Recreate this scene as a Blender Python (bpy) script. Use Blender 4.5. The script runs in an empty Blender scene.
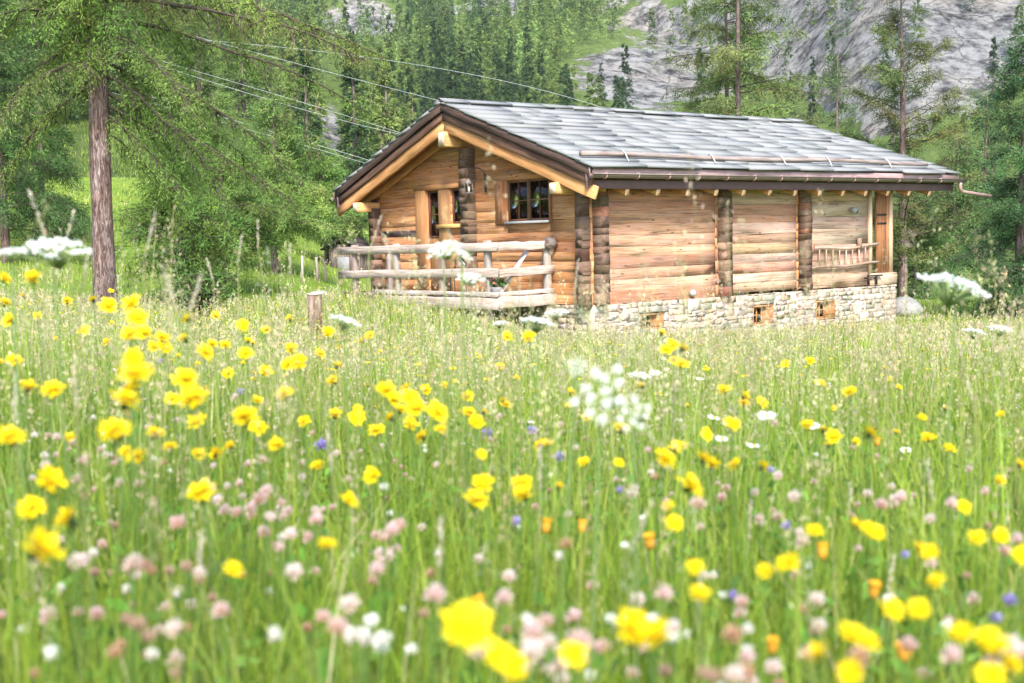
import bpy, math, random
import numpy as np
from mathutils import Vector, Matrix

HAZE = .00016
rng = np.random.default_rng(11)
random.seed(7)
SC = bpy.context.scene
COL = SC.collection
R_ = math.radians

# ------------------------------------------------------------------ view frame (the place is laid out in metres: X along the
# cabin's long wall, Y along its gable, Z up from the foot of the timber; the camera stands in the meadow to the south-west)
CAM = np.array([-16.9, -19.729, 1.446])
YAW, PITCH, ROLL, FPX = .64, .084, -.026, 1199.2
_cy, _sy = math.cos(YAW), math.sin(YAW)
_fw = np.array([_sy * math.cos(PITCH), _cy * math.cos(PITCH), -math.sin(PITCH)])
_rt = np.array([_cy, -_sy, 0.])
_up = np.cross(_rt, _fw)
AX_R = math.cos(ROLL) * _rt + math.sin(ROLL) * _up
AX_U = -math.sin(ROLL) * _rt + math.cos(ROLL) * _up
AX_F = _fw
FH = np.array([_sy, _cy]); RH = np.array([_cy, -_sy])      # level forward / right


def at(px, py, d):
    return CAM + d * ((px - 512) / FPX * AX_R - (py - 341.5) / FPX * AX_U + AX_F)


def rw(x, y):
    dx, dy = x - CAM[0], y - CAM[1]
    return dx * RH[0] + dy * RH[1], dx * FH[0] + dy * FH[1]


def xy(r, w):
    return CAM[0] + r * RH[0] + w * FH[0], CAM[1] + r * RH[1] + w * FH[1]


# ------------------------------------------------------------------ terrain
def sstep(a, b, x):
    t = np.clip((x - a) / (b - a), 0, 1)
    return t * t * (3 - 2 * t)


def _hash(ix, iy, s):
    h = (ix * 374761393 + iy * 668265263 + s * 974634777) & 0x7fffffff
    h = ((h ^ (h >> 13)) * 1274126177) & 0x7fffffff
    return ((h ^ (h >> 16)) & 0xffff) / 65535.0


def vnoise(x, y, s=0):
    x = np.asarray(x, float); y = np.asarray(y, float)
    ix = np.floor(x).astype(np.int64); iy = np.floor(y).astype(np.int64)
    fx, fy = x - ix, y - iy
    fx = fx * fx * (3 - 2 * fx); fy = fy * fy * (3 - 2 * fy)
    a = _hash(ix, iy, s); b = _hash(ix + 1, iy, s); c = _hash(ix, iy + 1, s); d = _hash(ix + 1, iy + 1, s)
    return (a * (1 - fx) + b * fx) * (1 - fy) + (c * (1 - fx) + d * fx) * fy


def fbm(x, y, s=0, n=5):
    v = 0; a = .5
    for k in range(n):
        v = v + a * (vnoise(x, y, s + k) - .5); x = x * 2.03 + 5.1; y = y * 2.03 + 1.7; a *= .5
    return v


def ground_rw(r, w):
    r = np.asarray(r, float); w = np.asarray(w, float)
    wp = np.maximum(w, -6)
    u = r / (np.abs(wp) + 4)
    left = sstep(.0, .40, -u)
    z = .80 - .068 * np.minimum(wp, 28.) + .045 * np.clip(wp, 0, 60) * left + .03 * np.clip(-r, -2, 3) * np.exp(-wp * wp / 60)
    z = z + .05 * fbm(r * .6, w * .6, 3, 3) * sstep(.5, 3, np.abs(w) + np.abs(r))
    z = z + .86 * np.exp(-((r + 2.9) / 2.9) ** 2 - ((w - 25) / 6.) ** 2)
    # the meadow climbs behind on the left
    az = r / np.maximum(w, 1)
    z = z + 4.6 * sstep(38, 88, w) * sstep(-.08, -.30, az) + .6 * sstep(30, 45, w) * sstep(-.03, -.2, az)
    # mountain side (unseen rise on the left is added so the panes reflect green)
    rho = np.hypot(r, w)
    w = np.where(r < 0, np.maximum(w, .8 * rho * sstep(-.75, -.1, w / (rho + .01))), w)
    q = np.maximum(w - 62, 0)
    azc = np.clip(az, -.9, .9)
    cen = sstep(-.22, -.08, azc)
    hill = (.15 - .09 * cen) * q + .00016 * q * q + .17 * cen * np.maximum(w - 190, 0)
    hill = hill + np.maximum(w - 430 + 240 * sstep(.05, .35, az), 0) * .34
    rough = sstep(70, 200, w)
    hill = hill + rough * np.clip((w - 60) / 380, 0, 1.3) * (38 * fbm(r * .009, w * .007, 10, 6) + 16 * np.abs(fbm(r * .035, w * .03, 21, 5)))
    cl = sstep(.02, .2, azc) * sstep(330, 430, w)
    hill = hill + cl * (34 * (.25 - np.abs(fbm(r * .016 + w * .006, w * .018, 61, 5))) + 9 * (.2 - np.abs(fbm(r * .07, w * .06, 71, 4))))
    fr = hill / 15. + 1.5 * fbm(r * .02, w * .02, 91, 4); fr = fr - np.floor(fr)
    hill = hill + cl * 9 * (sstep(.25, .75, fr) - fr)
    return z + hill * sstep(62, 90, w)


def ground(x, y):
    r, w = rw(np.asarray(x, float), np.asarray(y, float))
    return ground_rw(r, w)


def gz(x, y):
    return float(ground(x, y))


def place(px, py, h, dmin=.8, dmax=34):
    """the point on the line of sight of a plant of height h standing on the meadow"""
    ds = np.geomspace(dmin, dmax, 160)
    P = CAM[None] + ds[:, None] * ((px - 512) / FPX * AX_R - (py - 341.5) / FPX * AX_U + AX_F)[None]
    hh = P[:, 2] - ground(P[:, 0], P[:, 1])
    k = int(np.argmin(np.abs(hh - h)))
    return P[k], float(ds[k]), float(hh[k])


# ------------------------------------------------------------------ materials
def new_mat(name):
    m = bpy.data.materials.new(name); m.use_nodes = True
    nt = m.node_tree
    b = nt.nodes['Principled BSDF']
    return m, nt, b


def N(nt, typ, **kw):
    n = nt.nodes.new(typ)
    for k, v in kw.items():
        setattr(n, k, v)
    return n


def setin(n, **kw):
    for k, v in kw.items():
        n.inputs[k.replace('_', ' ')].default_value = v


def mixrgb(nt, fac, a, b, mode='MIX'):
    n = nt.nodes.new('ShaderNodeMix'); n.data_type = 'RGBA'; n.blend_type = mode
    for i, v in ((0, fac), (6, a), (7, b)):
        if hasattr(v, 'is_output'):
            nt.links.new(v, n.inputs[i])
        elif i == 0:
            n.inputs[0].default_value = v
        else:
            n.inputs[i].default_value = (*v, 1) if len(v) == 3 else v
    return n.outputs[2]


def ramp(nt, src, stops):
    n = nt.nodes.new('ShaderNodeValToRGB')
    e = n.color_ramp.elements
    while len(e) < len(stops):
        e.new(.5)
    for k, (p, c) in enumerate(stops):
        e[k].position = p
        e[k].color = (*c, 1) if not isinstance(c, (int, float)) else (c, c, c, 1)
    nt.links.new(src, n.inputs[0])
    return n.outputs[0]


def attr(nt, name):
    n = N(nt, 'ShaderNodeAttribute'); n.attribute_name = name
    return n


def bump(nt, b, h, strength=.4, dist=.01):
    n = N(nt, 'ShaderNodeBump'); n.inputs['Strength'].default_value = strength; n.inputs['Distance'].default_value = dist
    nt.links.new(h, n.inputs['Height']); nt.links.new(n.outputs[0], b.inputs['Normal'])


def noise(nt, vec, scale, detail=4, rough=.55, dist=0.):
    n = N(nt, 'ShaderNodeTexNoise')
    n.inputs['Scale'].default_value = scale; n.inputs['Detail'].default_value = detail
    n.inputs['Roughness'].default_value = rough; n.inputs['Distortion'].default_value = dist
    if vec is not None:
        nt.links.new(vec, n.inputs['Vector'])
    return n.outputs['Fac']


def mapping(nt, vec, scale):
    n = N(nt, 'ShaderNodeMapping'); n.inputs['Scale'].default_value = scale
    nt.links.new(vec, n.inputs['Vector'])
    return n.outputs[0]


def wood_mat(name, rough=.75, contrast=1., knots=True, grey=0.):
    """sawn timber: 'col' is the tone of each piece, 'wuv' runs along it"""
    m, nt, b = new_mat(name)
    c = attr(nt, 'col').outputs['Color']; w = attr(nt, 'wuv').outputs['Vector']
    g = noise(nt, mapping(nt, w, (1.1, 22, 22)), 1.0, 6, .6, .6)
    g2 = noise(nt, mapping(nt, w, (.5, 5, 5)), 1.0, 3, .5, .2)
    dk = ramp(nt, g, [(.30, 1 - .62 * contrast), (.48, 1.), (.75, 1.15)])
    c = mixrgb(nt, 1., c, (1., .93, .96), 'MULTIPLY')
    col = mixrgb(nt, 1., c, dk, 'MULTIPLY')
    fine = noise(nt, mapping(nt, w, (2.5, 90, 90)), 1.0, 3, .6, .2)
    col = mixrgb(nt, .6, col, ramp(nt, fine, [(.3, .6), (.6, 1.1)]), 'MULTIPLY')
    tone = ramp(nt, g2, [(.28, (.62, .52, .44)), (.5, (1, 1, 1)), (.8, (1.22, 1.2, 1.18))])
    col = mixrgb(nt, .9, col, tone, 'MULTIPLY')
    if knots:
        v = N(nt, 'ShaderNodeTexVoronoi'); v.inputs['Scale'].default_value = 1.
        nt.links.new(mapping(nt, w, (2.3, 7., 7.)), v.inputs['Vector'])
        k = ramp(nt, v.outputs['Distance'], [(.06, 1.), (.17, 0.)])
        col = mixrgb(nt, k, col, (.12, .055, .025))
        cr = noise(nt, mapping(nt, w, (.6, 40, 40)), 1.0, 2, .5, .3)
        ck = ramp(nt, cr, [(.27, 1.), (.31, 0.)])
        col = mixrgb(nt, ck, col, (.05, .03, .02))
    if grey:
        n3 = noise(nt, mapping(nt, w, (1.5, 9, 9)), 1.3, 4, .6)
        gm = ramp(nt, n3, [(.42, 0.), (.68, grey)])
        col = mixrgb(nt, gm, col, (.36, .33, .30))
    nt.links.new(col, b.inputs['Base Color'])
    b.inputs['Roughness'].default_value = rough
    b.inputs['Specular IOR Level'].default_value = .12
    bump(nt, b, g, .8, .02)
    return m


def tint_mat(name, rough=.7, var=.25, scale=6., spec=.3, metal=0., bumpd=0., base=None):
    m, nt, b = new_mat(name)
    tc = N(nt, 'ShaderNodeTexCoord').outputs['Object']
    c = attr(nt, 'col').outputs['Color'] if base is None else None
    n = noise(nt, tc, scale, 5, .6)
    f = ramp(nt, n, [(.25, 1 - var), (.75, 1 + var)])
    col = mixrgb(nt, 1., c if base is None else base, f, 'MULTIPLY')
    nt.links.new(col, b.inputs['Base Color'])
    b.inputs['Roughness'].default_value = rough; b.inputs['Specular IOR Level'].default_value = spec
    b.inputs['Metallic'].default_value = metal
    if bumpd:
        bump(nt, b, n, .6, bumpd)
    return m


def leaf_mat(name, transl=.4, rough=.55, spec=.25):
    m, nt, b = new_mat(name)
    c = attr(nt, 'col').outputs['Color']
    nt.links.new(c, b.inputs['Base Color'])
    b.inputs['Roughness'].default_value = rough; b.inputs['Specular IOR Level'].default_value = spec
    t = N(nt, 'ShaderNodeBsdfTranslucent'); nt.links.new(c, t.inputs['Color'])
    mx = N(nt, 'ShaderNodeMixShader'); mx.inputs[0].default_value = transl
    nt.links.new(b.outputs[0], mx.inputs[1]); nt.links.new(t.outputs[0], mx.inputs[2])
    nt.links.new(mx.outputs[0], nt.nodes['Material Output'].inputs['Surface'])
    return m


M_LOG = wood_mat('hewn_larch_logs', .85, 1.0, grey=.22)
M_BEAM = wood_mat('planed_larch', .6, .55, knots=False)
M_OLD = wood_mat('weathered_grey_wood', .85, 1.1, knots=False, grey=.55)
M_ENDS = wood_mat('end_grain_wood', .9, 1., knots=True)
M_DARK = wood_mat('dark_aged_wood', .8, 1.0, knots=False)
M_LEAF = leaf_mat('leaf_tissue', .42)
M_NEEDLE = leaf_mat('conifer_needles', .3, .8, .06)
M_PETAL = leaf_mat('petal_tissue', .35, .6, .15)
M_METAL = tint_mat('dark_iron', .5, .2, 9, .4, .4)
M_PLAIN = tint_mat('plain_painted', .6, .15, 9, .3)
M_STONE = tint_mat('rubble_stone', .9, .35, 11, .2, 0, .02)


def slate_mat():
    m, nt, b = new_mat('split_stone_slab')
    tc = N(nt, 'ShaderNodeTexCoord').outputs['Object']
    c = attr(nt, 'col').outputs['Color']
    n1 = noise(nt, mapping(nt, tc, (1.2, 3.5, 6)), 2.2, 6, .65, .8)
    n2 = noise(nt, tc, 9., 5, .7)
    f = ramp(nt, n1, [(.25, .84), (.5, 1.), (.78, 1.08)])
    col = mixrgb(nt, 1., c, f, 'MULTIPLY')
    lich = ramp(nt, n2, [(.55, 0.), (.72, .35)])
    col = mixrgb(nt, lich, col, (.13, .127, .112))
    nt.links.new(col, b.inputs['Base Color'])
    b.inputs['Roughness'].default_value = .75; b.inputs['Specular IOR Level'].default_value = .2
    bump(nt, b, n1, .5, .02)
    return m


M_SLAB = slate_mat()


def copper_mat():
    m, nt, b = new_mat('aged_copper')
    tc = N(nt, 'ShaderNodeTexCoord').outputs['Object']
    n1 = noise(nt, mapping(nt, tc, (1.5, 6, 6)), 2., 5, .6)
    col = ramp(nt, n1, [(.3, (.30, .18, .16)), (.55, (.42, .27, .245)), (.8, (.52, .38, .36))])
    nt.links.new(col, b.inputs['Base Color'])
    b.inputs['Roughness'].default_value = .42; b.inputs['Metallic'].default_value = .25
    return m


M_COPPER = copper_mat()
M_GUTTER = tint_mat('dull_gutter_metal', .45, .2, 5., .5, .5, 0, (.20, .155, .14))


def glass_mat():
    m, nt, b = new_mat('window_glass')
    gl = N(nt, 'ShaderNodeBsdfGlossy'); gl.inputs['Roughness'].default_value = .02
    tr = N(nt, 'ShaderNodeBsdfTransparent'); tr.inputs['Color'].default_value = (.86, .9, .88, 1)
    fr = N(nt, 'ShaderNodeFresnel'); fr.inputs['IOR'].default_value = 1.5
    mx = N(nt, 'ShaderNodeMixShader'); nt.links.new(fr.outputs[0], mx.inputs[0])
    nt.links.new(tr.outputs[0], mx.inputs[1]); nt.links.new(gl.outputs[0], mx.inputs[2])
    nt.links.new(mx.outputs[0], nt.nodes['Material Output'].inputs['Surface'])
    return m


M_GLASS = glass_mat()


def bark_mat():
    m, nt, b = new_mat('larch_bark')
    w = attr(nt, 'wuv').outputs['Vector']
    n1 = noise(nt, mapping(nt, w, (2.2, 9, 9)), 2.0, 6, .7, 1.2)
    n2 = noise(nt, mapping(nt, w, (.8, 2, 2)), 2.0, 3, .6)
    c = ramp(nt, n1, [(.34, (.035, .025, .022)), (.49, (.13, .092, .08)), (.63, (.33, .26, .235))])
    t = ramp(nt, n2, [(.35, (.9, .78, .72)), (.65, (1.05, 1.05, 1.1))])
    col = mixrgb(nt, 1., c, t, 'MULTIPLY')
    nt.links.new(col, b.inputs['Base Color']); b.inputs['Roughness'].default_value = .9
    b.inputs['Specular IOR Level'].default_value = .15
    bump(nt, b, n1, 1., .04)
    return m


M_BARK = bark_mat()
M_LIMB = tint_mat('dark_limb_bark', .9, .4, 14., .15, 0, .01, (.065, .048, .038))


def ground_mat():
    m, nt, b = new_mat('meadow_soil_and_turf')
    tc = N(nt, 'ShaderNodeTexCoord').outputs['Object']
    n1 = noise(nt, tc, .35, 6, .65); n2 = noise(nt, tc, 6., 5, .7)
    c1 = ramp(nt, n2, [(.3, (.055, .085, .016)), (.55, (.13, .20, .034)), (.8, (.22, .27, .065))])
    c2 = ramp(nt, n1, [(.35, (.85, .95, .8)), (.65, (1.3, 1.15, 1.)),])
    col = mixrgb(nt, 1., c1, c2, 'MULTIPLY')
    nt.links.new(col, b.inputs['Base Color']); b.inputs['Roughness'].default_value = .95
    b.inputs['Specular IOR Level'].default_value = .1
    bump(nt, b, n2, .8, .05)
    return m


def hill_mat():
    m, nt, b = new_mat('mountain_rock_and_turf')
    tc = N(nt, 'ShaderNodeTexCoord').outputs['Object']
    rk = attr(nt, 'rock').outputs['Fac']
    n1 = noise(nt, tc, .045, 8, .68, .3)
    n2 = noise(nt, tc, .20, 10, .76, .1)
    n3 = noise(nt, tc, .6, 5, .7)
    vo = N(nt, 'ShaderNodeTexVoronoi'); vo.feature = 'DISTANCE_TO_EDGE'; vo.inputs['Scale'].default_value = .09
    wv = N(nt, 'ShaderNodeVectorMath', operation='ADD'); nt.links.new(tc, wv.inputs[0])
    nz = N(nt, 'ShaderNodeTexNoise'); nz.inputs['Scale'].default_value = .12; nz.inputs['Detail'].default_value = 5; nt.links.new(tc, nz.inputs['Vector'])
    sc_ = N(nt, 'ShaderNodeVectorMath', operation='SCALE'); sc_.inputs['Scale'].default_value = 14.; nt.links.new(nz.outputs['Color'], sc_.inputs[0]); nt.links.new(sc_.outputs[0], wv.inputs[1])
    nt.links.new(wv.outputs[0], vo.inputs['Vector'])
    crk = ramp(nt, vo.outputs['Distance'], [(.0, .30), (.035, 1.)])
    rock = ramp(nt, n2, [(.38, (.045, .045, .044)), (.46, (.16, .16, .155)), (.53, (.30, .295, .28)), (.68, (.43, .42, .395))])
    rock = mixrgb(nt, 1., rock, crk, 'MULTIPLY')
    warm = ramp(nt, n1, [(.45, (1, 1, 1)), (.7, (1.1, .98, .86))])
    rock = mixrgb(nt, 1., rock, warm, 'MULTIPLY')
    turf = ramp(nt, n3, [(.3, (.07, .11, .028)), (.6, (.15, .21, .05)), (.8, (.24, .26, .10))])
    ad = N(nt, 'ShaderNodeMath', operation='ADD'); nt.links.new(rk, ad.inputs[0])
    ns = N(nt, 'ShaderNodeMath', operation='MULTIPLY_ADD'); nt.links.new(n1, ns.inputs[0]); ns.inputs[1].default_value = 1.5; ns.inputs[2].default_value = -.75
    nt.links.new(ns.outputs[0], ad.inputs[1])
    ad2 = N(nt, 'ShaderNodeMath', operation='MULTIPLY_ADD'); nt.links.new(n2, ad2.inputs[0]); ad2.inputs[1].default_value = .8; ad2.inputs[2].default_value = -.4
    ad3 = N(nt, 'ShaderNodeMath', operation='ADD'); nt.links.new(ad.outputs[0], ad3.inputs[0]); nt.links.new(ad2.outputs[0], ad3.inputs[1])
    f = ramp(nt, ad3.outputs[0], [(.44, 0.), (.54, 1.)])
    col = mixrgb(nt, f, turf, rock)
    nt.links.new(col, b.inputs['Base Color']); b.inputs['Roughness'].default_value = .95
    b.inputs['Specular IOR Level'].default_value = .1
    bump(nt, b, n2, 1., 3.)
    return m


M_GROUND = ground_mat(); M_HILL = hill_mat()


# ------------------------------------------------------------------ object helpers
def link(name, me, parent=None):
    o = bpy.data.objects.new(name, me); COL.objects.link(o)
    if parent is not None:
        o.parent = parent
    return o


def tag(o, label=None, cat=None, group=None, kind=None):
    for k, v in (('label', label), ('category', cat), ('group', group), ('kind', kind)):
        if v:
            o[k] = v
    return o


def empty(name, loc, label, cat, group=None):
    o = bpy.data.objects.new(name, None); COL.objects.link(o)
    o.location = [float(v) for v in loc]; o.empty_display_size = .2
    return tag(o, label, cat, group)


def fast_mesh(name, V, F, mat, col=None, wuv=None, smooth=False, extra=None):
    """V (n,3); F list of faces or an (m,k) array"""
    me = bpy.data.meshes.new(name)
    V = np.asarray(V, np.float32)
    me.vertices.add(len(V)); me.vertices.foreach_set('co', V.ravel())
    if isinstance(F, np.ndarray):
        m, k = F.shape
        tot = np.full(m, k, np.int32); idx = F.astype(np.int32).ravel()
    else:
        tot = np.array([len(f) for f in F], np.int32); idx = np.array([i for f in F for i in f], np.int32)
    me.loops.add(len(idx)); me.loops.foreach_set('vertex_index', idx)
    me.polygons.add(len(tot))
    st = np.zeros(len(tot), np.int32); st[1:] = np.cumsum(tot)[:-1]
    me.polygons.foreach_set('loop_start', st); me.polygons.foreach_set('loop_total', tot)
    if smooth:
        me.polygons.foreach_set('use_smooth', np.ones(len(tot), bool))
    if col is not None:
        a = me.attributes.new('col', 'FLOAT_COLOR', 'POINT')
        c = np.ones((len(V), 4), np.float32); c[:, :3] = col
        a.data.foreach_set('color', c.ravel())
    if wuv is not None:
        a = me.attributes.new('wuv', 'FLOAT_VECTOR', 'POINT'); a.data.foreach_set('vector', np.asarray(wuv, np.float32).ravel())
    for k, v in (extra or {}).items():
        a = me.attributes.new(k, 'FLOAT', 'POINT'); a.data.foreach_set('value', np.asarray(v, np.float32))
    me.materials.append(mat)
    me.update(calc_edges=True); me.validate()
    return me


def nrm(v):
    v = np.asarray(v, float); return v / (np.linalg.norm(v, axis=-1, keepdims=True) + 1e-12)


class MB:
    """collects shapes into one mesh"""

    def __init__(self, origin=(0, 0, 0)):
        self.v, self.f, self.c, self.w = [], [], [], []
        self.n = 0; self.o = np.asarray(origin, float)

    def add(self, V, F, col, W=None):
        V = np.asarray(V, float)
        self.v.append(V - self.o); self.f.extend([tuple(i + self.n for i in f) for f in F]); self.n += len(V)
        c = np.asarray(col, float)
        self.c.append(np.broadcast_to(c, (len(V), 3)))
        self.w.append(V if W is None else W)

    def beam(self, p0, p1, wid, hei, col, up=(0, 0, 1), bev=.012, seg=3, jit=.0, taper=1.):
        p0 = np.asarray(p0, float); p1 = np.asarray(p1, float)
        d = p1 - p0; L = np.linalg.norm(d); d = d / L
        s = nrm(np.cross(d, up)); u = np.cross(s, d)
        bev = min(bev, wid * .35, hei * .35)
        a, b = wid / 2, hei / 2
        ring = np.array([(-a + bev, -b), (a - bev, -b), (a, -b + bev), (a, b - bev), (a - bev, b), (-a + bev, b), (-a, b - bev), (-a, -b + bev)])
        V = []; W = []
        off = rng.uniform(-40, 40, 3)
        for k in range(seg + 1):
            t = k / seg
            sc = 1 + (taper - 1) * t
            rr = ring * sc + rng.normal(0, 1, ring.shape) * jit + rng.normal(0, 1, 2) * jit * .8
            c = p0 + d * L * t
            V.append(c + rr[:, :1] * s + rr[:, 1:] * u)
            W.append(np.column_stack([np.full(8, L * t), ring]) + off)
        F = []
        for k in range(seg):
            for i in range(8):
                j = (i + 1) % 8
                F.append((k * 8 + i, k * 8 + 8 + i, k * 8 + 8 + j, k * 8 + j))
        F.append(tuple(range(8))); F.append(tuple(seg * 8 + i for i in range(7, -1, -1)))
        self.add(np.vstack(V), F, col, np.vstack(W))

    def box(self, lo, hi, col, bev=.008, jit=0., axis=None, seg=2):
        lo = np.asarray(lo, float); hi = np.asarray(hi, float); s = hi - lo; c = (lo + hi) / 2
        ax = int(np.argmax(s)) if axis is None else axis
        p0 = c.copy(); p1 = c.copy(); p0[ax] = lo[ax]; p1[ax] = hi[ax]
        if ax == 2:
            self.beam(p0, p1, s[1], s[0], col, (1, 0, 0), bev, seg, jit)       # d=z, up=x -> side=y
        elif ax == 0:
            self.beam(p0, p1, s[1], s[2], col, (0, 0, 1), bev, seg, jit)
        else:
            self.beam(p0, p1, s[0], s[2], col, (0, 0, 1), bev, seg, jit)

    def tube(self, P, rad, col, sides=8, cap=True, jit=0.):
        P = np.asarray(P, float); n = len(P)
        rad = np.broadcast_to(np.asarray(rad, float), (n,))
        T = nrm(np.gradient(P, axis=0))
        ref = np.array([0, 0, 1.]) if abs(T[0, 2]) < .9 else np.array([1., 0, 0])
        V = []; W = []
        L = 0
        off = rng.uniform(-30, 30, 3)
        s = nrm(np.cross(T[0], ref))
        for k in range(n):
            s = nrm(s - T[k] * (s @ T[k])); u = np.cross(T[k], s)
            a = np.arange(sides) / sides * 2 * math.pi
            rr = rad[k] * (1 + rng.normal(0, 1, sides) * jit)
            ring = np.cos(a)[:, None] * s * rr[:, None] + np.sin(a)[:, None] * u * rr[:, None]
            V.append(P[k] + ring)
            if k:
                L += np.linalg.norm(P[k] - P[k - 1])
            W.append(np.column_stack([np.full(sides, L), np.cos(a) * rad[0], np.sin(a) * rad[0]]) + off)
        F = []
        for k in range(n - 1):
            for i in range(sides):
                j = (i + 1) % sides
                F.append((k * sides + i, k * sides + j, (k + 1) * sides + j, (k + 1) * sides + i))
        if cap:
            F.append(tuple(range(sides - 1, -1, -1))); F.append(tuple((n - 1) * sides + i for i in range(sides)))
        self.add(np.vstack(V), F, col, np.vstack(W))

    def prism(self, V8, col):
        F = [(3, 2, 1, 0), (4, 5, 6, 7), (0, 1, 5, 4), (1, 2, 6, 5), (2, 3, 7, 6), (3, 0, 4, 7)]
        self.add(V8, F, col)

    def ball(self, c, r, col, n=8, m=5, sq=(1, 1, 1), jit=0.):
        V = [(0, 0, -1)]
        for i in range(1, m):
            t = -math.pi / 2 + math.pi * i / m
            for j in range(n):
                a = 2 * math.pi * (j + .5 * (i % 2)) / n
                V.append((math.cos(t) * math.cos(a), math.cos(t) * math.sin(a), math.sin(t)))
        V.append((0, 0, 1)); V = np.array(V) * np.asarray(sq) * r
        V = V * (1 + rng.normal(0, 1, (len(V), 1)) * jit) + np.asarray(c)
        F = [(0, 1 + (j + 1) % n, 1 + j) for j in range(n)]
        for i in range(m - 2):
            for j in range(n):
                a = 1 + i * n + j; b = 1 + i * n + (j + 1) % n
                F.append((a, b, b + n, a + n))
        e = len(V) - 1
        F += [(e, 1 + (m - 2) * n + j, 1 + (m - 2) * n + (j + 1) % n) for j in range(n)]
        self.add(V, F, col)

    def leaves(self, P, D, L, Wd, col, shape=.5):
        V, F, C = leaf_quads(P, D, L, Wd, col, shape)
        self.v.append(V - self.o); self.f.extend(map(tuple, (F + self.n).tolist())); self.n += len(V)
        self.c.append(C); self.w.append(V)

    def mesh(self, name, mat, smooth=False):
        return fast_mesh(name, np.vstack(self.v), self.f, mat, np.vstack(self.c), np.vstack(self.w), smooth)

    def build(self, name, mat, parent=None, smooth=False):
        o = link(name, self.mesh(name, mat, smooth), parent)
        if parent is None:
            o.location = self.o
        return o


def leaf_quads(P, D, L, Wd, col, shape=.5, face=None):
    P = np.asarray(P, float); n = len(P)
    D = nrm(D)
    S = nrm(np.cross(D, rng.normal(0, 1, (n, 3)) if face is None else face + rng.normal(0, .45, (n, 3))))
    L = np.broadcast_to(np.asarray(L, float), (n,))[:, None]; Wd = np.broadcast_to(np.asarray(Wd, float), (n,))[:, None]
    V = np.empty((n, 4, 3))
    V[:, 0] = P; V[:, 1] = P + D * L * shape + S * Wd / 2; V[:, 2] = P + D * L; V[:, 3] = P + D * L * shape - S * Wd / 2
    F = np.arange(n * 4).reshape(n, 4)
    C = np.repeat(np.broadcast_to(np.asarray(col, float), (n, 3)), 4, axis=0)
    return V.reshape(-1, 3), F, C


def cvar(col, n, v=.2, h=.08):
    """n tones of one colour"""
    c = np.asarray(col, float)[None] * np.exp(rng.normal(0, v, (n, 1))) * np.exp(rng.normal(0, h, (n, 3)))
    return np.clip(c, .002, .95)


def c1(col, v=.12, h=.05):
    return cvar(col, 1, v, h)[0]

# ------------------------------------------------------------------ the cabin
HW = 4.645; ZE = 2.90; SL = .339; YE = -.838; X0, X1 = -.73, 12.35


def roof_z(y):
    return ZE + SL * (min(y, 2 * HW - y) - YE)


HONEY = (.56, .285, .115); ORANGE = (.50, .22, .08); PALE = (.46, .30, .19); TAN = (.41, .235, .135); RUST = (.33, .155, .085)
NEW = (.60, .325, .13); GREYW = (.30, .26, .225); OLDB = (.11, .072, .046); DKB = (.055, .036, .028)

cabin = empty('log_cabin', (0, 0, 0), 'honey timber log cabin with stone slab roof standing in the flower meadow', 'cabin')


def wall_courses(mb, axis, fixed, a0, a1, z0, z1, ch, thick, cols, openings, clip=None, jit=.002):
    """stacked logs along axis (0 = X, 1 = Y); openings are (a_lo, a_hi, z_lo, z_hi)"""
    z = z0
    while z < z1 - .03:
        h = min(ch * rng.uniform(.82, 1.2), z1 - z)
        if z1 - z - h < .08:
            h = z1 - z
        lo, hi = a0, a1
        if clip is not None:
            r = clip(z + h * .6)
            if r is None:
                break
            lo, hi = max(a0, r[0]), min(a1, r[1])
        cuts = [lo, hi]
        for o in openings:
            if o[2] < z + h and o[3] > z:
                cuts += [max(lo, min(hi, o[0])), max(lo, min(hi, o[1]))]
        cuts = sorted(set(cuts))
        col = c1(cols[rng.integers(len(cols))], .09, .04)
        depth = rng.normal(0, .005)
        for q0, q1 in zip(cuts[:-1], cuts[1:]):
            if q1 - q0 < .02:
                continue
            mid = (q0 + q1) / 2
            spans = [(z, z + h)]
            for o in openings:
                if o[0] < mid < o[1]:
                    ns = []
                    for s0, s1 in spans:
                        if o[2] > s0 + .02:
                            ns.append((s0, min(s1, o[2])))
                        if o[3] < s1 - .02:
                            ns.append((max(s0, o[3]), s1))
                    spans = [s for s in ns if s[1] - s[0] > .02]
            for s0, s1 in spans:
                zc = (s0 + s1) / 2; hh = s1 - s0 - .0015
                if axis == 0:
                    p0, p1 = (q0, fixed + depth, zc), (q1, fixed + depth, zc)
                else:
                    p0, p1 = (fixed + depth, q0, zc), (fixed + depth, q1, zc)
                mb.beam(p0, p1, thick, hh, col, (0, 0, 1), .003, max(2, int((q1 - q0) / .5)), jit)
        z += h


# gable wall
gb = MB()
OPG = [(1.42, 3.02, 1.88, 2.83), (4.94, 5.36, 1.90, 2.77), (5.90, 6.50, .20, 2.77)]


def gclip(z):
    t = (z + .40 - ZE) / SL + YE
    return (t, 2 * HW - t) if t < HW - .1 else None


wall_courses(gb, 1, .09, .0, 9.06, .0, 4.6, .235, .20, [HONEY, HONEY, ORANGE, (.53, .26, .10), (.46, .22, .085)], OPG, gclip)
gb.box((-.022, 6.98, 1.62), (.0, 8.75, 1.78), DKB)
gable = gb.build('gable_wall', M_LOG, cabin)

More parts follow.
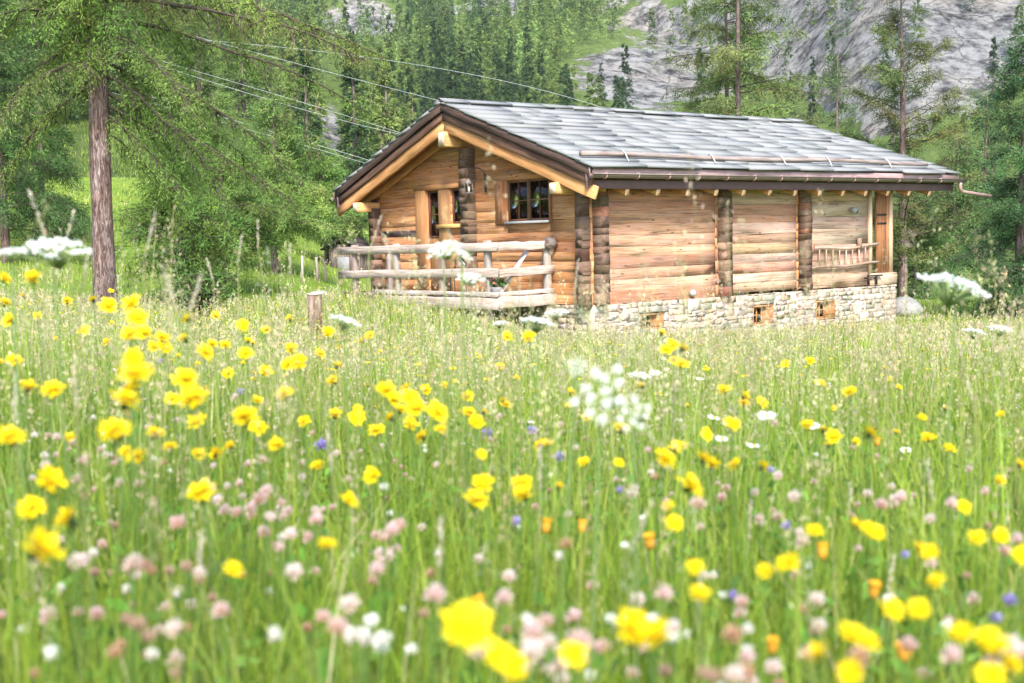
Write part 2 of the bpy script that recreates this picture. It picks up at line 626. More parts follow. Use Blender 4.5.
# long wall: three bays of logs, then pale sawn boards
lb = MB()
OPL = []
wall_courses(lb, 0, .09, .32, 3.86, .0, 2.80, .245, .20, [TAN, TAN, (.44, .27, .165), (.37, .195, .11), TAN], OPL, None)
wall_courses(lb, 0, .09, 3.86, 6.74, .06, 2.80, .225, .20, [PALE, TAN, (.47, .32, .21), (.49, .345, .24), (.40, .22, .125)], OPL, None)
wall_courses(lb, 0, .10, 7.05, 9.54, .03, 2.80, .34, .18, [(.48, .345, .235), (.50, .36, .25), (.45, .32, .22)], OPL, None, .003)
# warm new edges beside the posts
for xa in (.33, 3.78, 4.20, 6.66, 7.06):
    z = .02
    while z < 2.35:
        h = rng.uniform(.18, .3)
        lb.box((xa, -.028, z), (xa + rng.uniform(.05, .09), -.006, z + h - .01), c1((.52, .25, .10), .15))
        z += h
longw = lb.build('long_wall', M_LOG, cabin)

# crossing log ends: the corner, two inner walls on the long side, one on the gable
def log_ends(axis, lo, hi, proj, z0, z1, ch):
    z = z0; le = MB()
    while z < z1 - .05:
        h = ch * rng.uniform(.65, 1.3)
        g = rng.uniform(0, 1)
        col = c1(OLDB, .35, .05) * (1 - g) + c1((.22, .16, .108), .2, .04) * g
        if rng.uniform() < .05:
            col = c1((.22, .11, .07), .2)
        e = proj * rng.uniform(.985, 1.015); sh = rng.normal(0, .010)
        if axis == 1:      # ends stick out towards -Y
            le.box((lo + sh, -e, z), (hi + sh, .16, z + h - .002), col, .003, .002, 1)
        else:
            le.box((-e, lo + sh, z), (.16, hi + sh, z + h - .002), col, .003, .002, 0)
        z += h
    le.build('crossing_log_ends', M_ENDS, cabin)


log_ends(1, .03, .27, .27, .02, 2.55, .2)
log_ends(0, .03, .25, .25, -.04, 2.42, .23)
log_ends(1, 3.88, 4.16, .22, .0, 2.6, .2)
log_ends(1, 6.76, 7.02, .22, .05, 2.6, .2)
log_ends(0, 4.28, 4.62, .26, .2, 3.62, .2)
log_ends(0, 8.82, 9.06, .26, .0, 2.42, .22)

# far end and back walls, floor of the porch
bk = MB()
wall_courses(bk, 1, 9.66, .2, 9.06, .0, 4.5, .26, .16, [TAN, HONEY], [], gclip)
wall_courses(bk, 0, 9.0, .1, 9.6, .0, 3.02, .26, .16, [TAN, HONEY], [])
bk.build('rear_wall', M_LOG, cabin)

# stone base of laid rubble
sb = MB()


def rubble(axis, fixed, a0, a1, z0, z1, openings, outward):
    z = z0
    while z < z1 - .02:
        h = min(rng.uniform(.05, .15), z1 - z)
        a = a0
        while a < a1 - .02:
            l = min(rng.uniform(.09, .40), a1 - a)
            ok = True
            for o in openings:
                if a + l > o[0] + .02 and a < o[1] - .02 and z + h > o[2] + .02 and z < o[3] - .02:
                    if a < o[0] - .06:
                        l = o[0] - a
                    else:
                        ok = False; l = max(.02, o[1] - a)
                    break
            if ok:
                t = rng.choice(4, p=[.55, .2, .15, .1])
                col = c1([(.40, .325, .255), (.43, .37, .305), (.35, .255, .19), (.30, .26, .225)][t], .12, .04)
                d = rng.normal(0, .012)
                g = .002
                if axis == 0:
                    sb.box((a + g, fixed - .02 + d, z + g), (a + l - g, fixed + .25, z + h - g), col, .009, .007, 0, 2)
                else:
                    sb.box((fixed - .02 + d, a + g, z + g), (fixed + .25, a + l - g, z + h - g), col, .009, .007, 1, 2)
            a += l
        z += h


SWIN = [(1.34, 2.06, -.62, -.27), (5.01, 5.76, -.76, -.28), (7.36, 8.12, -.76, -.28)]
xr = 0.
while xr < 10.66:
    xn = min(xr + rng.uniform(.5, 1.1), 10.68)
    xn = 10.68 if 10.68 - xn < .3 else xn
    rubble(0, -.04, xr, xn, -1.25, .0, SWIN, -1); xr = xn
rubble(1, -.02, .25, 9.0, -1.25, -.02, [], -1)
rubble(1, 10.45, .25, 5.0, -1.25, .0, [], 1)
sb.build('stone_base', M_STONE, cabin)
mo = MB()
for a, b in ((.0, 1.30), (2.10, 4.98), (5.79, 7.33), (8.15, 10.6)):
    mo.box((a, -.045, -1.25), (b, .2, -.005), (.42, .365, .30))
for a, b in ((1.30, 2.10), (4.98, 5.79), (7.33, 8.15)):
    mo.box((a, -.044, -1.25), (b, .2, -.78 if a > 2 else -.64), (.42, .365, .30)); mo.box((a, -.044, -.255), (b, .2, -.006), (.42, .365, .30))
mo.box((.02, .25, -1.25), (.2, 9., -.03), (.42, .365, .30)); mo.build('mortar_backing', M_STONE, cabin)

# small cellar windows with deep wooden linings
for (a, b, z0, z1) in SWIN:
    wf = MB()
    nw = (.42, .24, .10)
    wf.box((a, -.055, z1 - .035), (b, .20, z1), c1(nw), axis=0)
    wf.box((a, -.05, z0), (b, .20, z0 + .03), c1(nw), axis=0)
    wf.box((a, -.052, z0 + .03), (a + .05, .20, z1 - .036), c1(nw), axis=2)
    wf.box((b - .06, -.052, z0 + .03), (b, .20, z1 - .036), c1(nw), axis=2)
    win = wf.build('cellar_window', M_BEAM, cabin)
    sh = MB(); xs = a + .60 * (b - a)
    sh.beam((xs, .13, (z0 + z1) / 2), (b - .03, -.05, (z0 + z1) / 2), .03, z1 - z0 - .08, c1((.40, .19, .06)), seg=2)
    sh.build('open_shutter', M_LOG, win)
    fr = MB(); sc = (.45, .26, .11)
    x0, x1 = a + .055, xs
    for q in (x0 + .016, (x0 + x1) / 2, x1 - .016):
        fr.box((q - .016, .05, z0 + .032), (q + .016, .085, z1 - .037), sc, .004, axis=2)
    zm = (z0 + z1) / 2
    for q in (z0 + .05, zm, z1 - .055):
        fr.box((x0 + .004, .053, q - .014), (x1 - .004, .082, q + .014), sc, .004, axis=0)
    fr.build('sash', M_BEAM, win)
    gp = MB(); gp.box((x0, .09, z0 + .03), (x1, .10, z1 - .035), (0, 0, 0), .001); gp.build('pane', M_GLASS, win)


def sash_frame(mb, x, y0, y1, z0, z1, ny, nz, col, t=.05, m=.022):
    for q in (y0 + t / 2, y1 - t / 2):
        mb.box((x - .03, q - t / 2, z0), (x + .03, q + t / 2, z1), c1(col), .006, axis=2)
    for q in (z0 + t / 2, z1 - t / 2):
        mb.box((x - .028, y0 + t, q - t / 2), (x + .028, y1 - t, q + t / 2), c1(col), .006, axis=1)
    for k in range(1, ny):
        q = y0 + (y1 - y0) * k / ny
        mb.box((x - .02, q - m / 2, z0 + t), (x + .015, q + m / 2, z1 - t), c1(col), .003, axis=2)
    for k in range(1, nz):
        q = z0 + (z1 - z0) * k / nz
        mb.box((x - .018, y0 + t, q - m / 2), (x + .013, y1 - t, q + m / 2), c1(col), .003, axis=1)


BRW = (.20, .105, .06)


def drape(xs, y0, y1, z0, z1, col, parent):
    """a gathered curtain behind the glass"""
    n = 15; V = []; k = np.arange(n)
    for z in (z0, z1):
        for i in range(n):
            V.append(((xs[0] + xs[1]) / 2 + (xs[1] - xs[0]) / 2 * math.sin(i * 1.9), y0 + (y1 - y0) * i / (n - 1), z))
    V = np.array(V); V2 = V + (.006, 0, 0)
    F = [(i, i + 1, n + i + 1, n + i) for i in range(n - 1)]; F += [tuple(q + 2 * n for q in f[::-1]) for f in F]
    mb = MB(); mb.add(np.vstack([V, V2]), F, col); return mb.build('curtain', M_PLAIN, parent, True)


# wide two-leaf gable window
t_ = MB()
t_.box((-.05, 3.02, 1.84), (.20, 3.44, 2.92), c1(HONEY), axis=2, jit=.003)
t_.box((-.052, 1.32, 1.84), (.20, 1.41, 2.92), c1((.36, .17, .06)), axis=2)
t_.box((-.055, 1.28, 2.84), (.20, 3.46, 2.98), c1(HONEY), axis=1, jit=.003)
gw = t_.build('gable_window', M_LOG, cabin)
s_ = MB(); s_.box((-.10, 1.40, 1.83), (.10, 3.03, 1.885), (.50, .49, .47), axis=1); s_.build('sill', M_PLAIN, gw)
for (a, b) in ((1.43, 2.21), (2.22, 3.01)):
    fr = MB(); sash_frame(fr, .045, a, b, 1.89, 2.835, 2, 2, BRW); fs = fr.build('sash', M_BEAM, gw)
    gp = MB(); gp.box((.052, a + .03, 1.92), (.06, b - .03, 2.80), (0, 0, 0), .001); gp.build('pane', M_GLASS, fs)
    drape((.11, .14), a + .06, a + .38, 1.93, 2.80, (.22, .48, .06), gw)  # green colour stands in for greenery reflected in the panes
    drape((.11, .14), b - .10, b - .03, 1.93, 2.80, (.05, .04, .03), gw)

# balcony door and the narrow window beside it
t_ = MB()
t_.box((-.06, 6.50, .2), (.20, 6.97, 2.86), c1(NEW) * .85, axis=2, jit=.003)
t_.box((-.05, 5.40, .2), (.20, 5.90, 2.80), c1(NEW) * .85, axis=2, jit=.003)
t_.box((-.07, 4.86, 2.79), (.20, 7.02, 2.90), c1(HONEY), axis=1, jit=.003)
dr = t_.build('door_frame', M_BEAM, cabin)
d_ = MB(); sash_frame(d_, .07, 5.91, 6.49, 1.55, 2.775, 1, 2, BRW, .06)
d_.box((.045, 5.91, .22), (.10, 6.49, 1.548), c1((.30, .14, .06)), axis=2)
dd = d_.build('balcony_door', M_BEAM, cabin)
gp = MB(); gp.box((.075, 5.95, 1.6), (.083, 6.45, 2.73), (0, 0, 0), .001); gp.build('pane', M_GLASS, dd)
drape((.13, .16), 6.20, 6.42, 1.6, 2.72, (.42, .40, .37), dd)
h_ = MB(); h_.tube([(.03, 6.0, 1.35), (-.03, 6.0, 1.35), (-.03, 6.1, 1.35)], .01, (.05, .05, .05), 6); h_.build('door_handle', M_METAL, dd)
w_ = MB(); sash_frame(w_, .05, 4.945, 5.355, 1.91, 2.77, 1, 2, BRW); nwin = w_.build('narrow_window', M_BEAM, cabin)
gp = MB(); gp.box((.057, 4.98, 1.94), (.065, 5.32, 2.74), (0, 0, 0), .001); gp.build('pane', M_GLASS, nwin)
drape((.12, .15), 5.0, 5.10, 1.95, 2.73, (.40, .38, .35), nwin)
s_ = MB(); s_.box((-.11, 4.80, 1.80), (.12, 5.92, 1.895), c1(NEW), axis=1); s_.build('sill', M_BEAM, nwin)

# roof: deck, slabs, ridge, verge
rd = MB()
TH = math.atan(SL)
for side in (0, 1):
    y0, y1 = (YE + .19, HW) if side == 0 else (2 * HW - YE - .19, HW)
    nb = 26
    for k in range(nb):
        ya = y0 + (y1 - y0) * k / nb; yb = y0 + (y1 - y0) * (k + 1) / nb
        ym = (ya + yb) / 2
        up = (0, -SL if side == 0 else SL, 1.)
        rd.beam((X0 + .14, ym, roof_z(ym) - .31), (X1 - .06, ym, roof_z(ym) - .31), abs(yb - ya) / math.cos(TH) - .006, .05, c1((.60, .33, .13), .10), up, .004, 4)
rd.build('roof_boards', M_BEAM, cabin)
fil = MB()
for side in (0, 1):
    y0, y1 = (YE + .06, HW) if side == 0 else (2 * HW - YE - .06, HW)
    for k in range(5):
        ya = y0 + (y1 - y0) * k / 5; yb = y0 + (y1 - y0) * (k + 1) / 5; ym = (ya + yb) / 2
        up = (0, -SL if side == 0 else SL, 1.)
        fil.beam((X0 + .16, ym, roof_z(ym) - .15), (X1 - .08, ym, roof_z(ym) - .15), abs(yb - ya) / math.cos(TH), .25, DKB, up, .004, 1)
fil.build('roof_battens', M_DARK, cabin)

sl = MB()
SLABS = [(.206, .208, .202), (.213, .214, .208), (.20, .202, .197), (.22, .221, .214), (.19, .192, .187)]
slen = math.hypot(HW - YE, (HW - YE) * SL)
for side in (0, 1):
    s = -.03
    dy = math.cos(TH) * (1 if side == 0 else -1); dz = math.sin(TH)
    ybase = YE if side == 0 else 2 * HW - YE
    nv = np.array([0, -math.sin(TH) * (1 if side == 0 else -1), math.cos(TH)])
    row = 0
    while s < slen - .1:
        ex = rng.uniform(.36, .60) if side == 0 else rng.uniform(.4, .55)
        if s < .0:
            ex = .36
        x = X0 - .02 + rng.uniform(-.02, .02)
        skew = 0
        while x < X1 - .02:
            wd = rng.uniform(.6, 1.9)
            if x + wd > X1 - .3:
                wd = X1 + rng.uniform(-.02, .03) - x
            th = rng.uniform(.035, .065)
            sa = s + rng.normal(0, .035); sb2 = min(s + ex + .16, slen + .02)
            lift = .048 + rng.uniform(0, .02)
            tl = rng.normal(0, .006)
            q = []
            for (xx, ss, hh) in ((x + .006, sa + rng.normal(0, .02), lift + tl), (x + wd - .006, sa + rng.normal(0, .02), lift - tl),
                                 (x + wd - rng.uniform(.0, .03), sb2, .008 + th * .2), (x + rng.uniform(.0, .03), sb2, .008 + th * .2)):
                base = np.array([xx, ybase + dy * ss, ZE + dz * ss])
                q.append((base + nv * (hh - th * .3), base + nv * (hh + th * .7)))
            lo4 = [a[0] for a in q]; hi4 = [a[1] for a in q]
            if side == 1:
                lo4 = lo4[::-1]; hi4 = hi4[::-1]
            col = c1(SLABS[rng.integers(5)], .03, .01)
            sl.prism(np.array(lo4 + hi4), col)
            x += wd
        s += ex
        row += 1
# capping slabs along the ridge
x = X0 - .03
while x < X1:
    wd = min(rng.uniform(.7, 1.3), X1 + .02 - x)
    for sgn in (-1, 1):
        zc = ZE + SL * (HW - YE) + .045 + rng.uniform(0, .03) + (.03 if sgn < 0 else 0)
        yb = HW + sgn * rng.uniform(.24, .34); yt = HW - sgn * .05
        V = np.array([(x + .01, yb, zc - .07), (x + wd - .01, yb, zc - .07), (x + wd - .01, yt, zc + .02), (x + .01, yt, zc + .02),
                      (x + .01, yb, zc - .02), (x + wd - .01, yb, zc - .02), (x + wd - .01, yt, zc + .07), (x + .01, yt, zc + .07)])
        if sgn > 0:
            V = V[[3, 2, 1, 0, 7, 6, 5, 4]]
        sl.prism(V, c1(SLABS[rng.integers(5)], .12, .03))
    x += wd
roof = sl.build('stone_slab_roof', M_SLAB, cabin)

# snow pole lying on the lowest slabs with wire stays
sp = MB()
yp = YE + .42
P = [(x, yp + .02 * math.sin(x * 1.3), ZE + SL * .42 +   .165 + .02 * math.sin(x * .9 + 1)) for x in np.linspace(-.62, 11.55, 18)]
sp.tube(P, np.linspace(.062, .045, 18) * rng.uniform(.92, 1.08, 18), (.22, .18, .15), 10, True, .05)
pole = sp.build('snow_guard_pole', M_OLD, roof, True)
for x in (.55, 3.2, 5.6, 7.3, 9.7):
    st = MB()
    zz = ZE + SL * .42 + .15
    st.tube([(x, yp - .20, zz - .13), (x, yp - .10, zz + .04), (x + .02, yp, zz + .11), (x + .05, yp + .10, zz + .06), (x + .08, yp + .3, zz + .05)], .014, (.45, .44, .43), 6)
    st.build('pole_stay', M_PLAIN, roof)

for sgn in (0, 1):
    def yy(v):
        return v if sgn == 0 else 2 * HW - v
    up = (0, -SL if sgn == 0 else SL, 1.)

    def vb(x, th, top, hgt, col, y0, mat, name, taper=0):
        mb = MB()
        zc = -top - hgt / 2
        mb.beam((x, yy(y0), roof_z(y0) + zc), (x, HW, roof_z(HW) + zc), th, hgt * math.cos(TH), col, up, .008, 10, .004)
        return mb.build(name, mat, cabin)
    vb(X0 + .03, .05, .0, .17, (.085, .058, .045), YE + .0, M_DARK, 'verge_board')
    vb(X0 + .085, .05, .19, .19, (.15, .09, .06), YE + .02, M_DARK, 'verge_board')
    vb(X0 + .145, .075, .37, .29, NEW, YE - .05 + .02, M_BEAM, 'barge_board')
    # rafter against the wall head
    vb(-.06, .10, .345, .26, (.56, .30, .12), YE + .3, M_BEAM, 'wall_rafter')

# purlins under the front overhang
for (y, zt, w, h) in ((HW + .02, 4.10, .31, .36), (.43, 2.66, .24, .25), (2 * HW - .30, 2.58, .24, .26)):
    pb = MB()
    pb.beam((-.70, y, zt - h / 2), (.5, y, zt - h / 2), w, h, (.62, .37, .15), (0, 0, 1), .025, 3, .002)
    pu = pb.build('purlin', M_BEAM, cabin)
    ec = MB(); ec.box((-.712, y - w / 2 + .02, zt - h + .02), (-.701, y + w / 2 - .02, zt - .02), (.74, .62, .46), .004, axis=2)
    ec.build('cut_end', M_BEAM, pu)
fb = MB(); fb.box((-.10, 9.02, 2.60), (.02, 9.2, 2.78), DKB); fb.build('purlin_wedge', M_DARK, cabin)

# rafters along the eaves
for sgn in (0, 1):
    up = (0, -SL if sgn == 0 else SL, 1.)
    for i in range(1, 14):
        x = -.431 + .903 * i
        y0, y1 = -.63, .6
        if sgn:
            y0, y1 = 2 * HW - y0, 2 * HW - y1
        z0 = 2.455; z1 = z0 + SL * 1.23
        rb = MB(); rb.beam((x, y0, z0), (x, y1, z1), .105, .20, c1((.50, .26, .09)), up, .006, 2)
        ra = rb.build('rafter', M_BEAM, cabin)
        ec = MB()
        e = -1 if sgn == 0 else 1
        ec.beam((x, y0 + e * .002, 2.405 - .002), (x, y0 + e * .014, 2.405 - .006), .115, .135, (.74, .50, .28), up, .003, 1)
        ec.build('cut_end', M_BEAM, ra)
    # eave flashing, fascia and gutter
    f = (lambda v: v) if sgn == 0 else (lambda v: 2 * HW - v)

    def bx(mb, x0, x1, ya, yb, z0, z1, col):
        lo, hi = sorted((f(ya), f(yb)))
        mb.box((x0, lo, z0), (x1, hi, z1), col, .004, axis=0, seg=8)
    fa = MB(); bx(fa, X0 + .02, X1 - .03, -.665, -.69, 2.478, 2.80, (.13, .075, .085)); fa.build('eave_fascia', tint_mat('painted_fascia', .55, .2, 3., .3) if sgn == 0 else bpy.data.materials['painted_fascia'], cabin)
    ap = MB(); bx(ap, X0 + .0, X1 - .0, -.80, -.828, 2.73, 2.905, (0, 0, 0)); ap.build('copper_apron', M_COPPER, cabin)
    gt = MB()
    xs = np.linspace(X0 - .02, X1 + .20, 24); ang = np.linspace(math.pi, 2 * math.pi, 9); Vg = []
    for x in xs:
        for (rr) in (.085, .078):
            for a in ang:
                yv = -.89 + rr * math.cos(a); Vg.append((x, f(yv), 2.765 + rr * math.sin(a)))
    Fg = []
    for k in range(len(xs) - 1):
        for side in (0, 1):
            for j in range(8):
                a = k * 18 + side * 9 + j; q = (a, a + 1, a + 19, a + 18)
                Fg.append(q if (side == 0) ^ (sgn == 1) else q[::-1])
        for j in (0, 8):
            a = k * 18 + j; Fg.append((a, a + 9, a + 27, a + 18))
    for k in (0, len(xs) - 1):
        for j in range(8):
            a = k * 18 + j; Fg.append((a, a + 1, a + 10, a + 9))
    gt.add(np.array(Vg), Fg, (0, 0, 0))
    gt.tube([(x, f(-.975), 2.768) for x in (X0 - .02, X1 + .2)], .011, (0, 0, 0), 6)
    go = gt.build('gutter', M_GUTTER, cabin)
    if sgn == 0:
        for i in range(14):
            x = X0 + .35 + i * .903
            gk = MB()
            gk.tube([(x, -.80, 2.80), (x, -.81, 2.72)] + [(x, -.89 + .095 * math.cos(a), 2.765 + .095 * math.sin(a)) for a in np.linspace(math.pi, 2 * math.pi, 7)] + [(x, -.985, 2.79)], .012, (.2, .1, .08), 5)
            gk.build('gutter_bracket', M_COPPER, go)
        dp = MB()
        dp.tube([(X1 - .02, -.89, 2.72), (X1 - .02, -.89, 2.60), (X1 + .0, -.88, 2.52), (X1 + .1, -.87, 2.46), (X1 + .3, -.86, 2.43), (X1 + 1.5, -.84, 2.33)], .05, (.3, .2, .2), 10)
        dp.build('rain_spout', M_COPPER, go, True)

# porch at the far end: posts, board, stone-capped ledge
for (a, b, y0, y1, c, z0) in ((9.54, 9.66, -.05, .07, (.62, .46, .30), .30), (10.44, 10.58, -.03, .11, (.62, .46, .30), .33)):
    pb = MB(); pb.box((a, y0, z0), (b, y1, 2.72), c, axis=2, jit=.002); pb.build('porch_post', M_BEAM, cabin)
pb = MB(); pb.box((9.93, .02, .33), (10.33, .09, 2.75), (.36, .16, .06), axis=2); pb.box((10.34, .0, .33), (10.43, .10, 2.75), (.42, .2, .08), axis=2)
pn = pb.build('porch_shutter', M_LOG, cabin)
for z in (1.62, 1.85):
    hb = MB(); hb.box((9.95, .005, z), (10.36, .018, z + .05), (.03, .025, .025)); hb.build('strap_hinge', M_METAL, pn)
pl = MB(); pl.box((9.55, -.06, .02), (10.70, .22, .33), (.57, .42, .28), axis=0, jit=.002); pl.box((10.50, .22, .02), (10.70, 4., .33), (.57, .42, .28), axis=1)
pw = pl.build('porch_ledge', M_LOG, cabin)
bk = MB()
for x in (9.36, 9.70):
    bk.box((x, -.16, .04), (x + .035, -.10, .28), (.03, .026, .025), axis=2)
bk.box((9.36, -.165, .26), (9.95, -.10, .30), (.03, .026, .025), axis=0); bk.box((9.38, -.10, .20), (9.40, .01, .24), (.03, .026, .025), axis=1)
bk.box((9.71, -.10, .20), (9.73, -.055, .24), (.03, .026, .025), axis=1)
bk.build('iron_bracket', M_METAL, cabin)
# lamps on the long wall
lm = MB(); lm.ball((2.95, -.085, .13), .08, (.36, .36, .36), 12, 8); lm.tube([(2.95, .0, .13), (2.95, -.07, .13)], .05, (.4, .4, .4), 10); lm.build('round_wall_lamp', M_PLAIN, cabin, True)
lm = MB(); lm.tube([(8.78, .01, 2.02), (8.78, -.10, 2.02)], .03, (.35, .35, .35), 8); lm.tube([(8.74, -.09, 2.03), (8.84, -.16, 1.97)], [.05, .075], (.30, .30, .29), 10); lm.tube([(8.845, -.163, 1.967), (8.86, -.17, 1.96)], .055, (.02, .02, .02), 10)
lm.build('wall_spotlight', M_PLAIN, cabin)

# balcony
XB, YR, YL = -1.60, 1.30, 8.30
dk = MB()
for k in range(9):
    x = -1.5 + k * .17
    dk.beam((x, YR, .19), (x, YL, .19), .16, .04, c1(GREYW), seg=5, jit=.002)
for y in np.linspace(YR + .1, YL - .1, 6):
    dk.box((-1.5, y - .06, .03), (.0, y + .06, .165), c1(OLDB), axis=0)
dk.build('balcony_deck', M_OLD, cabin)


def rail(name, p0, p1, w, h, col, jit=.006, bev=.014):
    mb = MB(); mb.beam(p0, p1, w, h, col, (0, 0, 1), bev, 8, jit); return mb.build(name, M_OLD, cabin)


RG = (.48, .40, .325)
rail('balcony_rail', (XB, YR - .05, 1.315), (XB, YL + .08, 1.285), .07, .20, RG)
rail('balcony_rail', (XB, YR - .03, .76), (XB, YL + .08, .66), .06, .20, RG)
rail('balcony_rail', (XB + .02, YR + .03, 1.325), (-.10, YR, 1.335), .07, .18, RG)
rail('balcony_rail', (XB + .02, YR + .03, .74), (.0, YR, .78), .06, .19, (.46, .37, .30))
rail('deck_plank', (XB - .02, YR - .05, .285), (XB - .02, 6.5, .25), .10, .10, (.58, .52, .46))
rail('deck_plank', (XB, YR + .01, .285), (-.05, YR + .01, .30), .09, .10, (.58, .52, .46))
rail('edge_beam', (XB - .03, YR - .06, .085), (XB - .03, 6.2, .04), .12, .26, (.46, .39, .33))
rail('edge_beam', (XB, YR, .10), (.0, YR, .11), .12, .24, (.46, .37, .30))
for (x, y, zt) in ((XB + .07, YR + .42, 1.46), (XB + .07, 3.55, 1.46), (XB + .07, 5.55, 1.44), (XB + .07, 7.62, 1.43), (-.16, YR + .07, 1.36), (-.1, YL, 1.40)):
    pb = MB(); pb.box((x - .07, y - .08, -.9), (x + .07, y + .08, zt), c1((.36, .30, .26)), .02, .006, 2, 6); pb.build('balcony_post', M_OLD, cabin)
kn = MB(); kn.ball((-.15, YR - .05, 1.36), .17, (.15, .11, .09), 10, 7, (1, .9, .95), .08); kn.build('post_knob', M_OLD, cabin)
rail('balcony_rail', (XB, YL, 1.285), (.0, YL, 1.29), .12, .16, RG)
rail('balcony_rail', (XB, YL, .66), (.0, YL, .66), .09, .18, RG)
pr_ = MB()
for k in range(70):
    pr_.ball((XB + .15 + rng.uniform(-.16, .16), 6.95 + rng.uniform(-.55, .55), -.85 + rng.uniform(0, .78)), rng.uniform(.10, .2), c1((.48, .46, .44), .12, .02), 7, 5, (1, 1.2, .7), .1)
pr_.build('whitewashed_pier', M_STONE, cabin)

# ------------------------------------------------------------------ things on and by the cabin
ln = empty('hanging_lantern', (-.30, 4.15, 2.62), 'small glass lantern hanging from a curved iron bracket on the gable', 'lantern')
o = np.array([-.30, 4.15, 2.62])
m = MB(o)
for (dx, dy) in ((-.07, -.07), (.07, -.07), (.07, .07), (-.07, .07)):
    m.box((o[0] + dx - .008, o[1] + dy - .008, 2.62), (o[0] + dx + .008, o[1] + dy + .008, 2.83), (.20, .18, .15), .002, axis=2)
m.box((o[0] - .085, o[1] - .085, 2.60), (o[0] + .085, o[1] + .085, 2.622), (.18, .16, .14), .004)
m.tube([(o[0], o[1], 2.83), (o[0], o[1], 2.93), (o[0], o[1], 2.96)], [.13, .04, .015], (.18, .16, .14), 4)
m.build('lantern_cage', M_PLAIN, ln)
m = MB(o); m.tube([(o[0], o[1], 2.64), (o[0], o[1], 2.76)], .03, (.8, .78, .7), 8); m.build('candle', M_PLAIN, ln)
m = MB(o)
m.tube([(o[0], o[1], 2.96), (o[0], o[1], 3.06), (-.29, 4.12, 3.12), (-.24, 4.05, 3.20), (-.14, 3.95, 3.20), (-.06, 3.86, 3.12), (-.04, 3.83, 3.0)], .016, (.05, .045, .05), 6)
m.box((-.05, 3.80, 2.62), (-.015, 3.86, 3.02), (.05, .045, .05), axis=2)
m.build('bracket', M_METAL, ln)

hl = empty('wooden_ladder', (7.12, -.09, .58), 'grey wooden ladder hung sideways on the pale boards of the long wall', 'ladder')
o = np.array([7.12, -.09, .58])
for (z0, z1, zz) in ((1.05, 1.10, 0), (.55, .62, 1)):
    m = MB(o)
    xs = np.linspace(7.12, 9.85, 9)
    m.tube([(x, -.09, z0 + (z1 - z0) * k / 8 + (.02 * math.sin(k * 1.1) - (.04 * math.sin(math.pi * k / 8) if zz == 0 else 0))) for k, x in enumerate(xs)], .035, c1((.36, .27, .19)), 8, True, .06)
    m.build('side_rail', M_OLD, hl)
for x in np.linspace(7.45, 9.3, 8):
    m = MB(o); m.tube([(x, -.09, .57), (x + .01, -.09, 1.06)], .017, c1((.45, .32, .21)), 6); m.build('rung', M_OLD, hl)
m = MB(o); m.box((9.03, -.13, .98), (9.12, -.035, 1.27), (.28, .2, .14), axis=2); m.build('wall_peg', M_OLD, hl)
m = MB(o); m.box((7.12, -.14, .95), (7.22, -.035, 1.16), (.40, .2, .1), axis=2); m.build('wall_peg', M_OLD, hl)

pt = np.array([-1.38, 1.62, .21])
fp = empty('flower_pot', pt, 'pot of pink geraniums standing at the corner of the balcony', 'flower pot')
m = MB(pt); m.tube([pt, pt + (0, 0, .20), pt + (0, 0, .22)], [.10, .14, .15], (.42, .40, .40), 12); m.build('pot', M_PLAIN, fp)
n = 130; a = rng.uniform(0, 6.28, n); rr = rng.uniform(.02, .24, n)
Pq = pt + np.column_stack([np.cos(a) * rr, np.sin(a) * rr, .22 + rng.uniform(0, .25, n)])
m = MB(pt); m.leaves(Pq, rng.normal(0, 1, (n, 3)) + (0, 0, .3), .09, .07, cvar((.06, .16, .03), n)); m.build('foliage', M_LEAF, fp)
n = 80; ctr = np.array([(-.1, -.05, .47), (.03, -.10, .43), (.0, .08, .5), (-.12, .12, .45), (.1, .02, .46)])
Pq = pt + ctr[rng.integers(0, 5, n)] + rng.normal(0, .035, (n, 3))
m = MB(pt); m.leaves(Pq, rng.normal(0, 1, (n, 3)), .05, .045, cvar((.62, .10, .26), n)); m.build('blossom', M_PETAL, fp)

lp = np.array([-1.2, 1.5, .22])
m = MB(lp); m.beam((-1.40, 1.55, .24), (-.62, 1.46, 1.24), .05, .15, (.52, .46, .41), (0, -1, 0), .01, 4, .004)
tag(m.build('leaning_plank', M_OLD), 'pale plank leaning behind the balcony rail beside the pink geraniums', 'plank')

# dark wire chair on the balcony
co = np.array([-.95, 4.0, .22])
ch = empty('garden_chair', co, 'dark metal garden chair behind the balcony rail near the door', 'chair')
m = MB(co); m.tube([co + (-.2, -.22, .44), co + (.2, -.22, .44), co + (.2, .22, .44), co + (-.2, .22, .44), co + (-.2, -.22, .44)], .014, (.04, .04, .04), 6)
for k in range(7):
    y = -.2 + k * .066
    m.tube([co + (-.2, y, .44), co + (.2, y, .44)], .007, (.04, .04, .04), 4)
m.build('seat', M_METAL, ch)
m = MB(co)
for k in range(7):
    y = -.2 + k * .066
    m.tube([co + (.2, y, .44), co + (.27, y, .92)], .007, (.04, .04, .04), 4)
m.tube([co + (.2, -.22, .44), co + (.27, -.22, .86), co + (.275, 0, .98), co + (.27, .22, .86), co + (.2, .22, .44)], .014, (.04, .04, .04), 6)
m.tube([co + (.235, -.22, .66), co + (.25, 0, .82), co + (.235, .22, .66)], .012, (.6, .6, .6), 5)
m.build('backrest', M_METAL, ch)
for (dx, dy) in ((-.2, -.22), (.2, -.22), (.2, .22), (-.2, .22)):
    m = MB(co); m.tube([co + (dx, dy, .44), co + (dx * 1.15, dy * 1.1, .0)], .012, (.04, .04, .04), 6); m.build('leg', M_METAL, ch)

